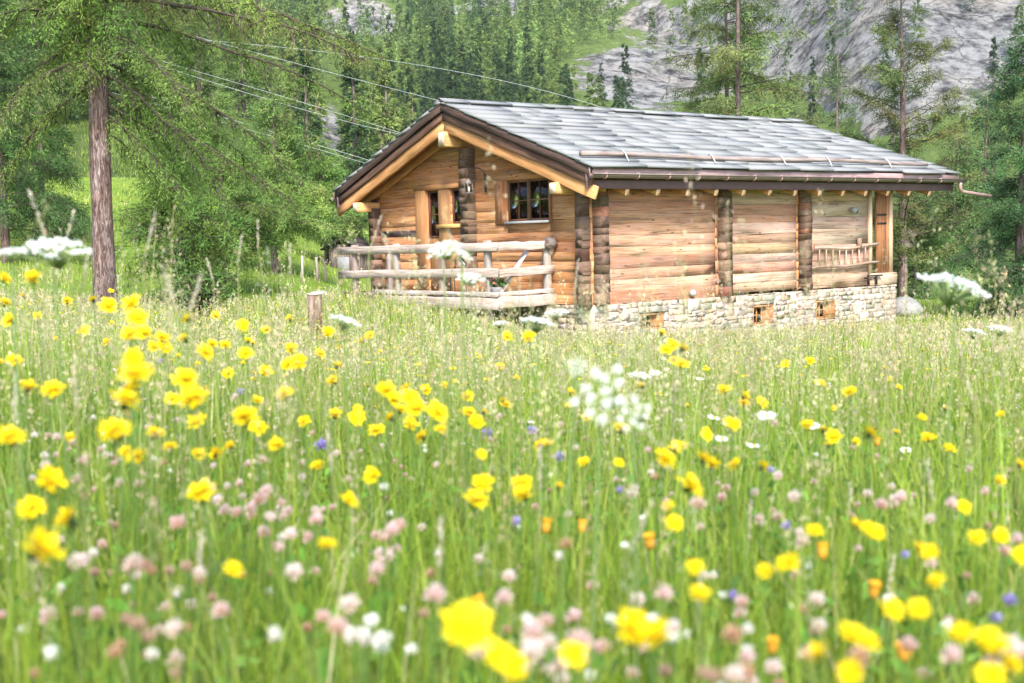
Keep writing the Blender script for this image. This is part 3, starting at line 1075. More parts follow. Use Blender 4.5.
# ------------------------------------------------------------------ terrain meshes
def px_of(P):
    d = np.asarray(P, float) - CAM
    z = d @ AX_F
    zz = np.where(np.abs(z) < .01, .01, z)
    return 512 + FPX * (d @ AX_R) / zz, 341.5 - FPX * (d @ AX_U) / zz, z


az = np.radians(np.concatenate([np.linspace(-180, -42, 40), np.linspace(-41, 41, 380), np.linspace(42, 180, 40)[:-1]]))


def polar(ds, name, mat, closed_centre, rock=False):
    A, D = np.meshgrid(az, ds, indexing='ij')
    r = np.sin(A) * D; w = np.cos(A) * D
    z = ground_rw(r, w)
    x, y = xy(r, w)
    V = np.stack([x, y, z], -1)
    na, nd = A.shape
    i = np.arange(na)[:, None]; j = np.arange(nd - 1)[None]
    i2 = (i + 1) % na
    F = np.stack([i * nd + j, i2 * nd + j, i2 * nd + j + 1, i * nd + j + 1], -1).reshape(-1, 4)
    F = F[:, ::-1]
    Vf = V.reshape(-1, 3)
    ex = None
    if rock:
        Px, Py, zz = px_of(Vf)
        rk = rock_field(Px, Py)
        rk[zz < 10] = -.2
        # steep ground is bare
        gd = np.gradient(z, axis=1) / np.gradient(D, axis=1)
        rk = rk + .35 * sstep(.45, 1.0, np.abs(gd)).ravel()
        ex = {'rock': rk}
    Fl = F
    if closed_centre:
        Vf = np.vstack([Vf, [CAM[0], CAM[1], float(ground_rw(0., 0.))]])
        c = len(Vf) - 1
        ii = np.arange(na)
        tri = np.stack([np.full(na, c), ((ii + 1) % na) * nd, ii * nd, ], -1)
        Fl = [tuple(f) for f in F.tolist()] + [tuple(t) for t in tri.tolist()]
    me = fast_mesh(name, Vf, Fl, mat, None, None, not rock, ex)
    o = link(name, me); o['kind'] = 'structure'
    return o


ROCKS = [(470, 60, 200, 60, .06), (330, 30, 22, 14, .4), (455, 20, 14, 10, .35), (610, 60, 30, 14, .3), (395, 75, 12, 16, .3), (640, 88, 62, 30, .85), (330, 135, 18, 42, .8), (300, 60, 60, 12, .10), (365, 22, 40, 22, .8), (20, 12, 55, 22, .5), (505, 6, 40, 14, .8), (950, 30, 130, 70, 1.0),
         (700, 40, 95, 60, .62), (880, 90, 80, 60, .65), (800, 30, 80, 40, .6), (520, 45, 16, 14, .3), (395, 40, 12, 12, .3), (90, 20, 60, 20, .25), (560, 75, 30, 20, .15)]


def rock_field(px, py):
    v = np.full(np.shape(px), -.10)
    for (cx, cy, sx, sy, a) in ROCKS:
        v = v + a * np.exp(-((px - cx) / sx) ** 2 - ((py - cy) / sy) ** 2)
    return v


polar(np.geomspace(.35, 76, 120), 'meadow_ground', M_GROUND, True)
polar(np.geomspace(76, 1000, 400), 'mountain', M_HILL, False, True)


# ------------------------------------------------------------------ trees
def conifer_arrays(H, R, n, leaf, col, kind, nb):
    """foliage of a whole far conifer: boughs in tiers, drooping fans"""
    t = np.sort(rng.uniform(.06, .985, nb)) if kind != 'larch' else np.sort(rng.uniform(.10, .985, nb))
    ba = rng.uniform(0, 2 * math.pi, nb)
    bl = R * (1 - t) ** (.92 if kind == 'spruce' else .82) * rng.uniform(.62, 1.15, nb) + .1
    bi = rng.integers(0, nb, n)
    pw = np.repeat(1, nb)
    s = rng.uniform(.05, 1, n) ** .7
    L = bl[bi]
    droop = (.30 if kind == 'spruce' else .16)
    rise = .10 if kind == 'spruce' else .22
    x = s * L; z = t[bi] * H + x * (rise - droop * s * 1.6)
    side = rng.normal(0, .16, n) * x * 1.0
    ca, sa = np.cos(ba[bi]), np.sin(ba[bi])
    P = np.column_stack([ca * x - sa * side, sa * x + ca * side, z + rng.normal(0, .06, n) * R * .5 - np.abs(rng.normal(0, .1, n)) * L * .35])
    D = np.column_stack([ca, sa, -.25 + rng.normal(0, .3, n)]) + rng.normal(0, .55, (n, 3))
    C = cvar(col, nb, .12, .05)[bi] * np.exp(rng.normal(0, .10, (n, 1)))
    global FACE
    FACE = np.column_stack([ca * .8, sa * .8, np.full(n, .75)])
    return P, D, leaf * rng.uniform(.6, 1.3, n), leaf * rng.uniform(.22, .45, n), np.clip(C, 0, 1)


def conifer_mesh(name, H, R, n, leaf, col, kind, nb, trunk=True):
    P, D, L, Wd, C = conifer_arrays(H, R, n, leaf, col, kind, nb)
    V, F, CC = leaf_quads(P, D, L, Wd, C, .45, FACE)
    crown = fast_mesh(name, V, F, M_NEEDLE, CC, V)
    mb = MB(); mb.tube([(0, 0, -.6), (0, 0, H * .5), (0, 0, H * .96)], [H * .016 + .04, H * .01 + .02, .02], (.2, .15, .12), 6)
    return crown, mb.mesh('trunk', M_BARK)


LARCH = (.16, .215, .06); SPRUCE = (.065, .11, .042); MIDG = (.12, .175, .052)
KINDS = []
for (H, R, k, c) in ((12., 2.0, 'spruce', SPRUCE), (13., 2.5, 'larch', (.20, .26, .075)), (10., 2.0, 'larch', LARCH), (14., 2.2, 'spruce', (.045, .08, .034)), (11., 2.2, 'larch', MIDG)):
    KINDS.append((k, H, conifer_mesh('crown', H, R, 5200, .34, c, k, 120), conifer_mesh('crown', H, R, 2200, .44, c, k, 100)))

HG = 'conifers on the forested mountain side'
_aa = np.linspace(-.5, .54, 140); _dd = np.linspace(70, 640, 400)
_A, _D = np.meshgrid(_aa, _dd, indexing='ij')
SKYL = np.maximum.accumulate((ground_rw(_A * _D, _D) - CAM[2]) / _D, axis=1)
spots = []
for _ in range(30000):
    w = math.sqrt(rng.uniform(80 ** 2, 560 ** 2)); a = rng.uniform(-.47, .50); r = a * w
    x, y = xy(r, w); z = float(ground_rw(r, w))
    px, py, zz = px_of(np.array([x, y, z]))
    px, py = float(px), float(py)
    if py < -25:
        continue
    dens = .62 - 2.3 * (float(rock_field(px, py)) + .1) + .9 * float(fbm(r * .02, w * .02, 33, 3))
    if px > 640:
        dens = max(dens - .42, .025)
    if 60 < px < 190 and 188 < py < 300:
        dens -= 1.
    if w < 215 and (430 < px < 800):
        continue
    if w < 180:
        dens -= .55
    if 290 < px < 640:
        dens += .25
    if rng.uniform() > dens * .75:
        continue
    hh = 12 * 1199 / zz
    hidden = (py > 130 and 430 < px < 950 and py - hh > 125) or py - hh > 330
    if hidden:
        continue
    ia = int(round((a + .5) / 1.04 * 139)); idd = int((w - 70) / 570 * 399)
    if (z + 8. - CAM[2]) / w < SKYL[min(max(ia, 0), 139), idd]:
        continue
    spots.append((w, x, y, z, px, py))
spots.sort()
kept = []
for s in spots:
    if all((s[1] - q[1]) ** 2 + (s[2] - q[2]) ** 2 > (2.6 + .007 * s[0]) ** 2 for q in kept[-220:]):
        kept.append(s)
spots = kept
print('hill trees', len(spots))
TL = {'larch': 'light green larch among the many on the forested mountain side', 'spruce': 'dark green spruce among the many on the forested mountain side'}
for (w, x, y, z, px, py) in spots[:275]:
    light = float(vnoise(x * .02, y * .02, 77)) + rng.normal(0, .22)
    ki = int(rng.choice([1, 2, 4])) if light > .42 else int(rng.choice([0, 3]))
    k, H, near, far = KINDS[ki]
    crown, trunk = near if w < 210 else far
    sc = rng.uniform(.72, 1.25)
    if w < 210:
        e = empty(k + '_tree', (x, y, z), TL[k], 'tree', HG + ', ' + k)
        oc = link('crown', crown, e); link('trunk', trunk, e)
        e.scale = (sc * rng.uniform(.9, 1.15),) * 2 + (sc,); e.rotation_euler = (0, 0, rng.uniform(0, 6.28))
    else:
        oc = link(k + '_tree', crown); oc.location = (x, y, z); tag(oc, TL[k], 'tree', HG + ', ' + k)
        oc.scale = (sc * rng.uniform(.9, 1.15),) * 2 + (sc,); oc.rotation_euler = (0, 0, rng.uniform(0, 6.28))
for (px, d, ki, sc) in ((58, 88, 0, .8), (74, 96, 2, .7), (92, 100, 1, .75), (124, 92, 4, .8), (140, 98, 0, .7), (158, 90, 1, .8), (176, 84, 2, .9), (28, 92, 4, .8), (112, 104, 3, .8), (205, 96, 4, .8)):
    p = at(px, 200, d); k, H, near, far = KINDS[ki]
    e = empty(k + '_tree', (p[0], p[1], gz(p[0], p[1])), TL[k], 'tree', HG + ', ' + k)
    link('crown', near[0], e); link('trunk', near[1], e); e.scale = (sc * 1.15, sc * 1.15, sc); e.rotation_euler = (0, 0, px)
Vs, Cs = [], []
for (w, x, y, z, px, py) in spots[275:]:
    light = float(vnoise(x * .02, y * .02, 77)) + rng.normal(0, .22)
    k, c = (('larch', (LARCH, MIDG)[rng.integers(2)]) if light > .42 else ('spruce', SPRUCE))
    H = rng.uniform(8.5, 15.)
    c = np.array(c) * math.exp(rng.normal(.15, .28))
    P, D, L, Wd, C = conifer_arrays(H, H * .175, 560, .66, c, k, 60)
    V, F, CC = leaf_quads(P, D, L, Wd, C, .45, FACE)
    Vs.append(V + (x, y, z)); Cs.append(CC)
if Vs:
    V = np.vstack(Vs)
    fo = link('far_forest', fast_mesh('far_forest', V, np.arange(len(V)).reshape(-1, 4), M_NEEDLE, np.vstack(Cs), V))
    tag(fo, 'distant conifer forest covering the upper mountain side', 'forest', None, 'stuff')


def grow_tree(name, label, base, H, tr, limbs, leafL, leafW, tufts, cols, group=None, lean=(0, 0), twig_len=.6, twig_gap=.16, hang=.5, bare=.15, spread=.05, cat='tree', bl_r=.03):
    """trunk, boughs and needle sprays; limbs = (height, azimuth, length, pitch, droop)"""
    base = np.asarray(base, float)
    e = empty(name, base, label, cat, group)
    n = 16
    t = np.linspace(0, 1, n)
    T = base + np.column_stack([lean[0] * t + .05 * np.sin(t * 7 + base[0]), lean[1] * t + .05 * np.cos(t * 6 + base[1]), -.35 + (H + .35) * t])
    rad = tr * (1 - t * .93) ** .75; rad[0] *= 1.15; rad[1] *= 1.03
    mb = MB(base); mb.tube(T, rad, (.2, .15, .13), 12, True, .05); mb.build('trunk', M_BARK, e, True)
    bb = MB(base); P_, D_, C_ = [], [], []
    TP, TD, TLn = [], [], []
    for (h, a, L, pitch, droop) in limbs:
        k = min(max((h + .35) / (H + .35), 0), 1)
        p = np.array([np.interp(k, t, T[:, q]) for q in range(3)])
        m = 10; pts = [p]; cur = pitch; aa = a
        for q in range(m):
            cur -= droop / m; aa += rng.normal(0, .06)
            st = L / m
            pts.append(pts[-1] + st * np.array([math.cos(cur) * math.cos(aa), math.cos(cur) * math.sin(aa), math.sin(cur)]) + rng.normal(0, .012, 3) * L ** .5)
        pts = np.array(pts)
        r0 = max(.012, min(bl_r * (L / 3.) ** .8, tr * .5))
        bb.tube(pts, np.linspace(r0, r0 * .15, m + 1), (.12, .09, .08), 5, False)
        nt = max(3, int(L / twig_gap))
        bc = c1(cols[rng.integers(len(cols))], .16, .07)
        for s in rng.uniform(bare, 1., nt):
            q = s * m; i0 = min(int(q), m - 1); f = q - i0
            o = pts[i0] * (1 - f) + pts[i0 + 1] * f
            d = nrm(pts[i0 + 1] - pts[i0])
            sd = nrm(np.cross(d, (0, 0, 1.))) * rng.choice((-1, 1))
            td = nrm(d * rng.uniform(.1, .7) + sd * rng.uniform(.2, 1.) + np.array([0, 0, -hang * rng.uniform(.0, 1.6) + .15]))
            l = twig_len * rng.uniform(.45, 1.3) * (1.15 - .65 * s)
            TP.append(o); TD.append(td + (0, 0, -.1)); TLn.append(l)
            k2 = max(2, int(tufts * l / twig_len * rng.uniform(.7, 1.3)))
            u = rng.uniform(.05, 1, k2)
            pp = o + td * (u * l)[:, None] + np.array([0, 0, -1.]) * (u * u * l * .35 * hang)[:, None] + rng.normal(0, spread, (k2, 3))
            P_.append(pp); D_.append(np.broadcast_to(td * .7 + np.array([0, 0, -.2 * hang]), (k2, 3)) + rng.normal(0, .6, (k2, 3)))
            C_.append(np.broadcast_to(bc * math.exp(rng.normal(0, .18)), (k2, 3)))
    V, F, C = leaf_quads(np.array(TP), np.array(TD), np.array(TLn), .014 + .0006 * np.linalg.norm(base - CAM), np.array([(.12, .09, .07)]), .3)
    bb.v.append(V - base); bb.f.extend(map(tuple, (F + bb.n).tolist())); bb.n += len(V); bb.c.append(C); bb.w.append(V)
    bb.build('branches', M_LIMB, e)
    P = np.vstack(P_); D = np.vstack(D_); C = np.vstack(C_) * np.exp(rng.normal(0, .12, (len(P), 1)))
    fc = nrm(P - base - np.array([0, 0, H * .5])) * np.array([.8, .8, .2]) + np.array([0, 0, .7])
    V, F, CC = leaf_quads(P, D, leafL * rng.uniform(.6, 1.4, len(P)), leafW * rng.uniform(.6, 1.4, len(P)), np.clip(C, 0, 1), .5, fc)
    link('crown', fast_mesh('crown', V - base, F, M_NEEDLE, CC, V), e)
    return e


A0 = math.atan2(RH[1], RH[0])       # azimuth of 'right' as seen from the camera


def limb_set(n, z0, z1, Lbot, Ltop, pitch, droop, shape=1., az_list=None, var=.25):
    out = []
    for k in range(n):
        f = (k + rng.uniform(0, 1)) / n
        z = z0 + (z1 - z0) * f
        L = (Lbot + (Ltop - Lbot) * f ** shape) * rng.uniform(1 - var, 1 + var)
        out.append((z, rng.uniform(0, 6.283), max(L, .3), pitch(f) + rng.normal(0, .12), droop(f) * rng.uniform(.7, 1.3)))
    return out


def base_at(px, d):
    p = at(px, 300, d)
    return np.array([p[0], p[1], gz(p[0], p[1])])


# the tall old larch on the left
b = base_at(104, 23.)
lz = lambda py: 1.45 + (250 - py) / FPX * 23. - b[2]
L = []
RT, LT = A0, A0 + math.pi
for (py, a, ln_, p, dr) in ((44, LT + .25, 3.1, -.05, 1.35), (84, LT - .2, 2.9, -.35, .75), (30, LT - .5, 3.6, .0, .7), (20, LT + .6, 4.0, .1, .9), (60, LT + .9, 2.6, -.1, .8), (8, LT - .1, 4.2, .1, .8),
                            (48, RT + .1, 4.6, -.42, .35), (75, RT - .35, 3.6, -.35, .5), (105, RT + .3, 3.3, -.45, .4), (38, RT - .7, 3.9, -.2, .6), (20, RT + .35, 5.4, -.12, .42), (5, RT - .2, 5.6, -.02, .40),
                            (110, RT - .1, 2.6, -.5, .5), (62, RT + .7, 3.8, -.35, .45), (90, RT + .05, 4.3, -.45, .25), (130, RT + .5, 2.2, -.5, .6), (-10, RT + .1, 5.6, .02, .5), (-25, RT - .4, 5.4, .05, .6)):
    L.append((lz(py), a, ln_, p, dr))
for _ in range(16):
    L.append((lz(rng.uniform(-25, 34)), math.atan2(-FH[1], -FH[0]) + rng.normal(0, .7), rng.uniform(.7, 1.7), rng.uniform(-.5, .2), .9))
L += limb_set(26, lz(0), 15.5, 4.6, .8, lambda f: -.05 + .35 * f, lambda f: .9 - .3 * f)
grow_tree('larch_tree', 'tall old larch with rough bare lower trunk standing left of the cabin', b, 17., .225, L, .085, .013, 50,
          [(.152, .238, .051), (.189, .275, .061), (.122, .201, .044), (.195, .232, .067)], None, (.50, -.37), .58, .045, .8, .10, .05)

# younger larches and spruces behind it, left of the cabin
G1 = None
for (px, d, H, R, lab, c, seedk) in (
        (192, 31., 5.0, 2.1, 'young larch on the meadow edge just right of the tall old larch', [(.146, .232, .055), (.177, .268, .061)], 0),
        (228, 36., 6.0, 2.6, 'bushy larch between the tall old larch and the wooden post', [(.159, .250, .059), (.134, .220, .051)], 0),
        (276, 45., 6.6, 2.8, 'full green larch behind the wooden post left of the cabin', [(.152, .244, .061), (.183, .275, .063)], 0),
        (330, 58., 6.0, 2.6, 'green larch rising behind the left eave of the cabin', [(.146, .232, .056), (.171, .262, .061)], 0),
        (372, 66., 5.6, 2.6, 'round green larch whose crown shows under the left eave', [(.159, .250, .059)], 0),
        (8, 40., 9.5, 3.0, 'dark drooping spruce at the far left edge of the meadow', [(.067, .122, .037), (.091, .159, .049)], 1),
        (48, 47., 9., 2.6, 'dark spruce beside the far left one, right of it', [(.079, .140, .044), (.104, .171, .051)], 1)):
    bb_ = base_at(px, d)
    grow_tree('larch_tree' if seedk == 0 else 'spruce_tree', lab, bb_, H, .05 + H * .013, limb_set(64, H * (.10 if seedk else .24), H * .97, R, .3, lambda f: .10 + .35 * f, lambda f: .75 - .4 * f, 1.1),
              .095 + d * .0008, .014 + d * .00032, 80, c, None, (rng.normal(0, .2), rng.normal(0, .2)), .75, .15, .55, .06, .09)

# pair of thin larches behind the roof
for (px, d, tr, lab) in ((728, 54., .14, 'thinner left larch of the pair standing behind the slab roof'), (741, 51., .17, 'thicker right larch of the pair standing behind the slab roof')):
    bb_ = base_at(px, d)
    grow_tree('larch_tree', lab, bb_, 17., tr, limb_set(46, 4.2, 16.5, 5.4, .8, lambda f: -.02 + .3 * f, lambda f: .35, .9), .13, .034, 60,
              [(.158, .210, .064), (.176, .215, .070), (.132, .190, .058)], None, (.0, 0), .75, .15, .55, .12, .10)
# olive larch behind the right end of the roof
bb_ = base_at(903, 44.)
grow_tree('larch_tree', 'olive green open larch with upswept boughs behind the right end of the roof', bb_, 11.2, .17,
          limb_set(62, 1.0, 10.9, 3.7, .6, lambda f: .25 + .3 * f, lambda f: -.25 + .3 * f, 1.25), .11, .028, 70,
          [(.145, .179, .058), (.132, .179, .058), (.137, .160, .058)], None, (-.1, 0), .62, .13, .4, .12, .09)
bb_ = base_at(955, 50.)
grow_tree('larch_tree', 'low olive larch filling the gap below the rain spout', bb_, 6.6, .11,
          limb_set(60, .4, 6.3, 2.8, .4, lambda f: .1 + .3 * f, lambda f: .4, 1.1), .13, .034, 60, [(.105, .169, .054), (.127, .190, .064)], None, (0, 0), .8, .15, .5, .08, .1)
bb_ = base_at(915, 46.)
grow_tree('larch_tree', 'leafy young larch close behind the porch corner of the cabin', bb_, 4.8, .09,
          limb_set(50, .3, 4.6, 2.2, .3, lambda f: .1 + .3 * f, lambda f: .4, 1.1), .12, .032, 60, [(.088, .164, .053), (.109, .190, .062)], None, (0, 0), .7, .15, .5, .08, .1)
bb_ = base_at(1022, 34.)
grow_tree('spruce_tree', 'dense dark spruce with layered drooping boughs at the right edge', bb_, 8.4, .16,
          limb_set(95, .3, 8.2, 2.0, .3, lambda f: .05 + .2 * f, lambda f: .55, 1.), .10, .022, 90, [(.048, .102, .041), (.061, .128, .048), (.088, .164, .059)], None, (0, 0), .7, .10, .5, .05, .075)
bb_ = base_at(985, 62.)
grow_tree('spruce_tree', 'dark spruce farther back between the olive larch and the edge spruce', bb_, 9.5, .14,
          limb_set(60, .5, 9.2, 2.4, .3, lambda f: .05 + .2 * f, lambda f: .5, 1.), .15, .045, 50, [(.053, .108, .045), (.071, .134, .053)], None, (0, 0), .8, .16, .5, .06, .1)
bb_ = base_at(838, 66.)
grow_tree('larch_tree', 'slim light green larch rising above the middle of the roof ridge end', bb_, 12.5, .12,
          limb_set(54, 2., 12.2, 2.2, .3, lambda f: .15 + .3 * f, lambda f: .3, 1.), .15, .042, 45, [(.114, .185, .064), (.105, .174, .064)], None, (0, 0), .7, .18, .4, .1, .1)

# ragged shrub at the foot of the young larches
bb_ = base_at(200, 20.)
grow_tree('shrub', 'ragged low shrub with thin bare stems right of the tall old larch', bb_, 1.05, .016,
          [(rng.uniform(.05, .5), rng.uniform(0, 6.28), rng.uniform(.4, .8), rng.uniform(.6, 1.3), .35) for _ in range(30)], .075, .038, 12,
          [(.10, .165, .045), (.13, .19, .055)], None, (.1, 0), .3, .09, .1, .25, .03, 'shrub', .012)

# ------------------------------------------------------------------ small things in the meadow behind
sx = base_at(357, 58.); yaw_s = .5
shed = empty('garden_shed', sx, 'small dark wooden shed seen through the left end of the balcony', 'shed')
shed.rotation_euler = (0, 0, yaw_s)
m = MB()
for k in range(10):
    for (y, s) in ((-.8, 1), (.8, 1)):
        m.box((-1. + k * .2, y - .03, -.2), (-.81 + k * .2, y + .03, 1.45), c1((.12, .08, .06)), axis=2)
    m.box((-1.03, -.8 + k * .16, -.2), (-.97, -.65 + k * .16, 1.6), c1((.12, .08, .06)), axis=2)
    m.box((.97, -.8 + k * .16, -.2), (1.03, -.65 + k * .16, 1.6), c1((.12, .08, .06)), axis=2)
m.build('wall', M_OLD, shed)
for s in (-1, 1):
    m = MB(); m.beam((-1.3, s * .56, 1.62), (1.3, s * .56, 1.62), 1.25, .07, (.06, .05, .05), (0, s * .45, 1), seg=3); m.build('roof', M_DARK, shed)
m = MB(); m.box((-1.06, -.3, .15), (-1.035, .35, 1.0), (.22, .22, .22)); m.build('window', M_PLAIN, shed)
shed.location.z -= .15

pb = place(314, 296, .68, 12, 24)[0]
p0 = np.array([pb[0], pb[1], gz(pb[0], pb[1])])
post = empty('wooden_post', p0, 'short round wooden post with pale sawn top left of the balcony', 'post')
dd_ = float((p0 - CAM) @ AX_F); rad = 7.2 / FPX * dd_
m = MB(p0); m.tube([p0 + (0, 0, -.2), p0 + (0, 0, .35), p0 + (.01, 0, .70)], [rad * 1.05, rad, rad * .97], (.16, .10, .06), 14, True, .04); m.build('shaft', M_OLD, post)
m = MB(p0); m.tube([p0 + (.01, 0, .701), p0 + (.01, 0, .725)], rad * 1.04, (.60, .54, .46), 14, True, .03); m.build('sawn_top', M_BEAM, post)
for k, (px, d, h, lab) in enumerate(((303, 43, .95, 'thin leaning fence post left of the other two behind the wooden post'), (318, 45, .9, 'middle one of three thin fence posts behind the wooden post'), (326, 46, .85, 'right one of three thin fence posts behind the wooden post'))):
    q = base_at(px, d)
    m = MB(q); m.tube([q + (0, 0, -.2), q + (.02, .0, h * .5), q + (.05 * (1 - k), .02, h)], [.055, .05, .045], c1((.34, .28, .23)), 7, True, .05)
    tag(m.build('fence_post', M_OLD), lab, 'fence post')


def boulder(px, d, sz, sq, lab, col, dz=0.):
    q = base_at(px, d)
    m = MB(q)
    for _ in range(3):
        m.ball(q + rng.normal(0, .22, 3) * sz * np.array(sq) + (0, 0, sz * sq[2] * .3 + dz), sz * rng.uniform(.7, 1.), c1(col, .1, .03), 9, 7, sq, .07)
    tag(m.build('boulder', M_STONE), lab, 'boulder')


boulder(334, 36, .42, (1.3, .8, .42), 'flat grey boulder in the grass beside the left end of the balcony', (.44, .41, .38))
boulder(322, 39, .30, (1.2, .8, .5), 'smaller grey boulder left of the flat one near the fence posts', (.40, .39, .38))
boulder(905, 36, .46, (1.2, .9, .75), 'pale grey boulder leaning at the foot of the porch corner', (.33, .32, .30), .10)

# ------------------------------------------------------------------ cables crossing the valley behind
CB = [((150, 24), (252, 52), (429, 98), (500, 116), 'long pale cable that passes just above the left roof slope'),
      ((160, 40), (327, 45), (558, 100), (640, 120), 'topmost pale cable running behind the ridge of the roof'),
      ((130, 55), (283, 105.5), (398, 131), (480, 148), 'third pale cable from the top left of the roof'),
      ((120, 50), (295, 98), (400, 136), (480, 160), 'pale cable that crosses the third one left of the roof'),
      ((120, 88), (246, 124), (361, 158), (440, 182), 'upper one of the two lowest pale cables left of the roof'),
      ((110, 92), (246, 129), (361, 162), (440, 187), 'lowest pale cable, meeting the roof near its left eave')]
for (a, b_, c_, d_, lab) in CB:
    P4 = [at(a[0], a[1], 62), at(b_[0], b_[1], 58), at(c_[0], c_[1], 54), at(d_[0], d_[1], 51)]
    t = np.linspace(0, 1, 24); ks = np.array([0, .33, .72, 1.])
    pts = np.column_stack([np.polyval(np.polyfit(ks, [p[q] for p in P4], 2), t) for q in range(3)])
    mid = pts[12]
    m = MB(pts[0]); m.tube(pts, .0085, (.40, .41, .41), 5)
    tag(m.build('overhead_cable', M_PLAIN), lab, 'cable')

# ------------------------------------------------------------------ the meadow: grass
def off_house(x, y):
    return ~((x > -.15) & (x < 10.8) & (y > -.15) & (y < 9.4))


def scatter(n, w0, w1, half=.68, power=1.):
    w = (w0 ** (power + 1) + rng.uniform(0, 1, n) * (w1 ** (power + 1) - w0 ** (power + 1))) ** (1 / (power + 1))
    r = rng.uniform(-half, half, n) * w + rng.normal(0, .05, n)
    x, y = xy(r, w)
    k = off_house(x, y)
    return x[k], y[k], w[k], r[k]


GREENS = np.array([(.19, .285, .024), (.26, .35, .040), (.33, .39, .062), (.12, .20, .022), (.40, .42, .12), (.48, .44, .22), (.22, .30, .045)])


def blades(x, y, w, hmean, wid, pal_p, bend=.35, seg=3):
    n = len(x); z = ground(x, y)
    h = hmean * np.exp(rng.normal(0, .30, n))
    a = rng.uniform(0, 6.283, n); d = np.column_stack([np.cos(a), np.sin(a), np.zeros(n)])
    f = rng.uniform(0, 6.283, n); s = np.column_stack([np.cos(f), np.sin(f), np.zeros(n)])
    bd = np.abs(rng.normal(0, bend, n)) * h
    wd = wid * np.exp(rng.normal(0, .3, n))
    ts = np.linspace(0, 1, seg + 1)
    V = np.empty((n, (seg + 1) * 2, 3))
    B = np.column_stack([x, y, z - .02])
    for k, t in enumerate(ts):
        c = B + np.column_stack([np.zeros(n), np.zeros(n), h * (t - .25 * t * t * (bd / h))]) + d * (bd * t * t)[:, None]
        ww = (wd * (1 - t ** 1.6 * .93) / 2)[:, None]
        V[:, 2 * k] = c - s * ww; V[:, 2 * k + 1] = c + s * ww
    i = (np.arange(n) * (seg + 1) * 2)[:, None, None]
    q = np.array([[2 * k, 2 * k + 1, 2 * k + 3, 2 * k + 2] for k in range(seg)])[None]
    F = (i + q).reshape(-1, 4)
    patch = fbm(x * .5, y * .5, 51, 3)
    ci = rng.choice(len(GREENS), n, p=pal_p)
    C = GREENS[ci] * np.exp(rng.normal(0, .16, (n, 1))) * (1 + .5 * patch[:, None]) * np.exp(rng.normal(0, .05, (n, 3)))
    return V.reshape(-1, 3), F, np.repeat(np.clip(C, .01, .9), (seg + 1) * 2, axis=0)


parts = []
P1 = [.30, .28, .12, .18, .05, .02, .05]; P2 = [.18, .26, .22, .10, .13, .06, .05]; P3 = [.10, .22, .24, .07, .20, .13, .04]
for (n, w0, w1, hm, wd, pp) in ((14500, .8, 2.4, .23, .0040, P1), (29000, 2.2, 6., .25, .0056, P1), (46000, 5.5, 13, .26, .0090, P2), (60000, 12, 31, .26, .017, P3)):
    x, y, w, r = scatter(n, w0, w1)
    parts.append(blades(x, y, w, hm, wd, pp))
x, y, w, r = scatter(46000, 30, 92, .55)
k = ((r / w < .08) & (w < 66)) | (w < 42) | (r / w < -.24)
parts.append(blades(x[k], y[k], w[k], .24, .034, P2))
off = 0; Vv, Ff, Cc = [], [], []
for V, F, C in parts:
    Vv.append(V); Ff.append(F + off); Cc.append(C); off += len(V)
g = link('meadow_grass', fast_mesh('meadow_grass', np.vstack(Vv), np.vstack(Ff), M_LEAF, np.vstack(Cc)))
tag(g, 'bright green tall meadow grass', 'grass', None, 'stuff')

# low broad leaves between the grass
x, y, w, r = scatter(15000, .5, 7., .6, .6)
z = ground(x, y); n = len(x)
hh = rng.uniform(.03, .19, n)
P = np.column_stack([x, y, z + hh]); D = np.column_stack([rng.normal(0, 1, (n, 2)), rng.normal(.25, .4, n)])
V, F, C = leaf_quads(P, D, rng.uniform(.025, .055, n), rng.uniform(.014, .03, n), cvar((.11, .23, .035), n, .3, .1), .55)
g = link('clover_leaves', fast_mesh('clover_leaves', V, F, M_LEAF, C)); tag(g, 'low green clover leaves carpeting the ground between the grass stems', 'leaves', None, 'stuff')


# seed-bearing grasses: thin straw stems with loose panicles
def panicles(x, y, w, hmean, k, sl_, sw, stemw, spread, col):
    n = len(x); z = ground(x, y)
    h = hmean * np.exp(rng.normal(0, .18, n))
    ln_ = rng.normal(0, .10, (n, 2)) * h[:, None]
    B = np.column_stack([x, y, z]); T = B + np.column_stack([ln_, h])
    cv = cvar(col, n, .2, .07)
    f = rng.uniform(0, 6.283, n); s = np.column_stack([np.cos(f), np.sin(f), np.zeros(n)]) * (stemw / 2)[:, None]
    V1 = np.stack([B - s, B + s, T + s * .4, T - s * .4], 1).reshape(-1, 3)
    i = np.repeat(np.arange(n), k)
    t = 1 - .30 * rng.uniform(0, 1, n * k) ** 1.2
    P = B[i] + (T - B)[i] * t[:, None]
    sp = spread * h[i] * (1.05 - t) * 3.
    P = P + rng.normal(0, 1, (n * k, 3)) * sp[:, None] * np.array([1, 1, .4])
    D = rng.normal(0, .5, (n * k, 3)) + (0, 0, 1)
    V2, F2, C2 = leaf_quads(P, D, sl_[i] * rng.uniform(.6, 1.4, n * k), sw[i], cv[i] * np.exp(rng.normal(0, .15, (n * k, 1))), .5)
    V = np.vstack([V1, V2]); F = np.vstack([np.arange(n * 4).reshape(n, 4), F2 + n * 4])
    sc_ = np.repeat(cvar((.30, .33, .12), n, .2, .08), 4, axis=0)
    return V, F, np.clip(np.vstack([sc_, C2]), 0, .95)


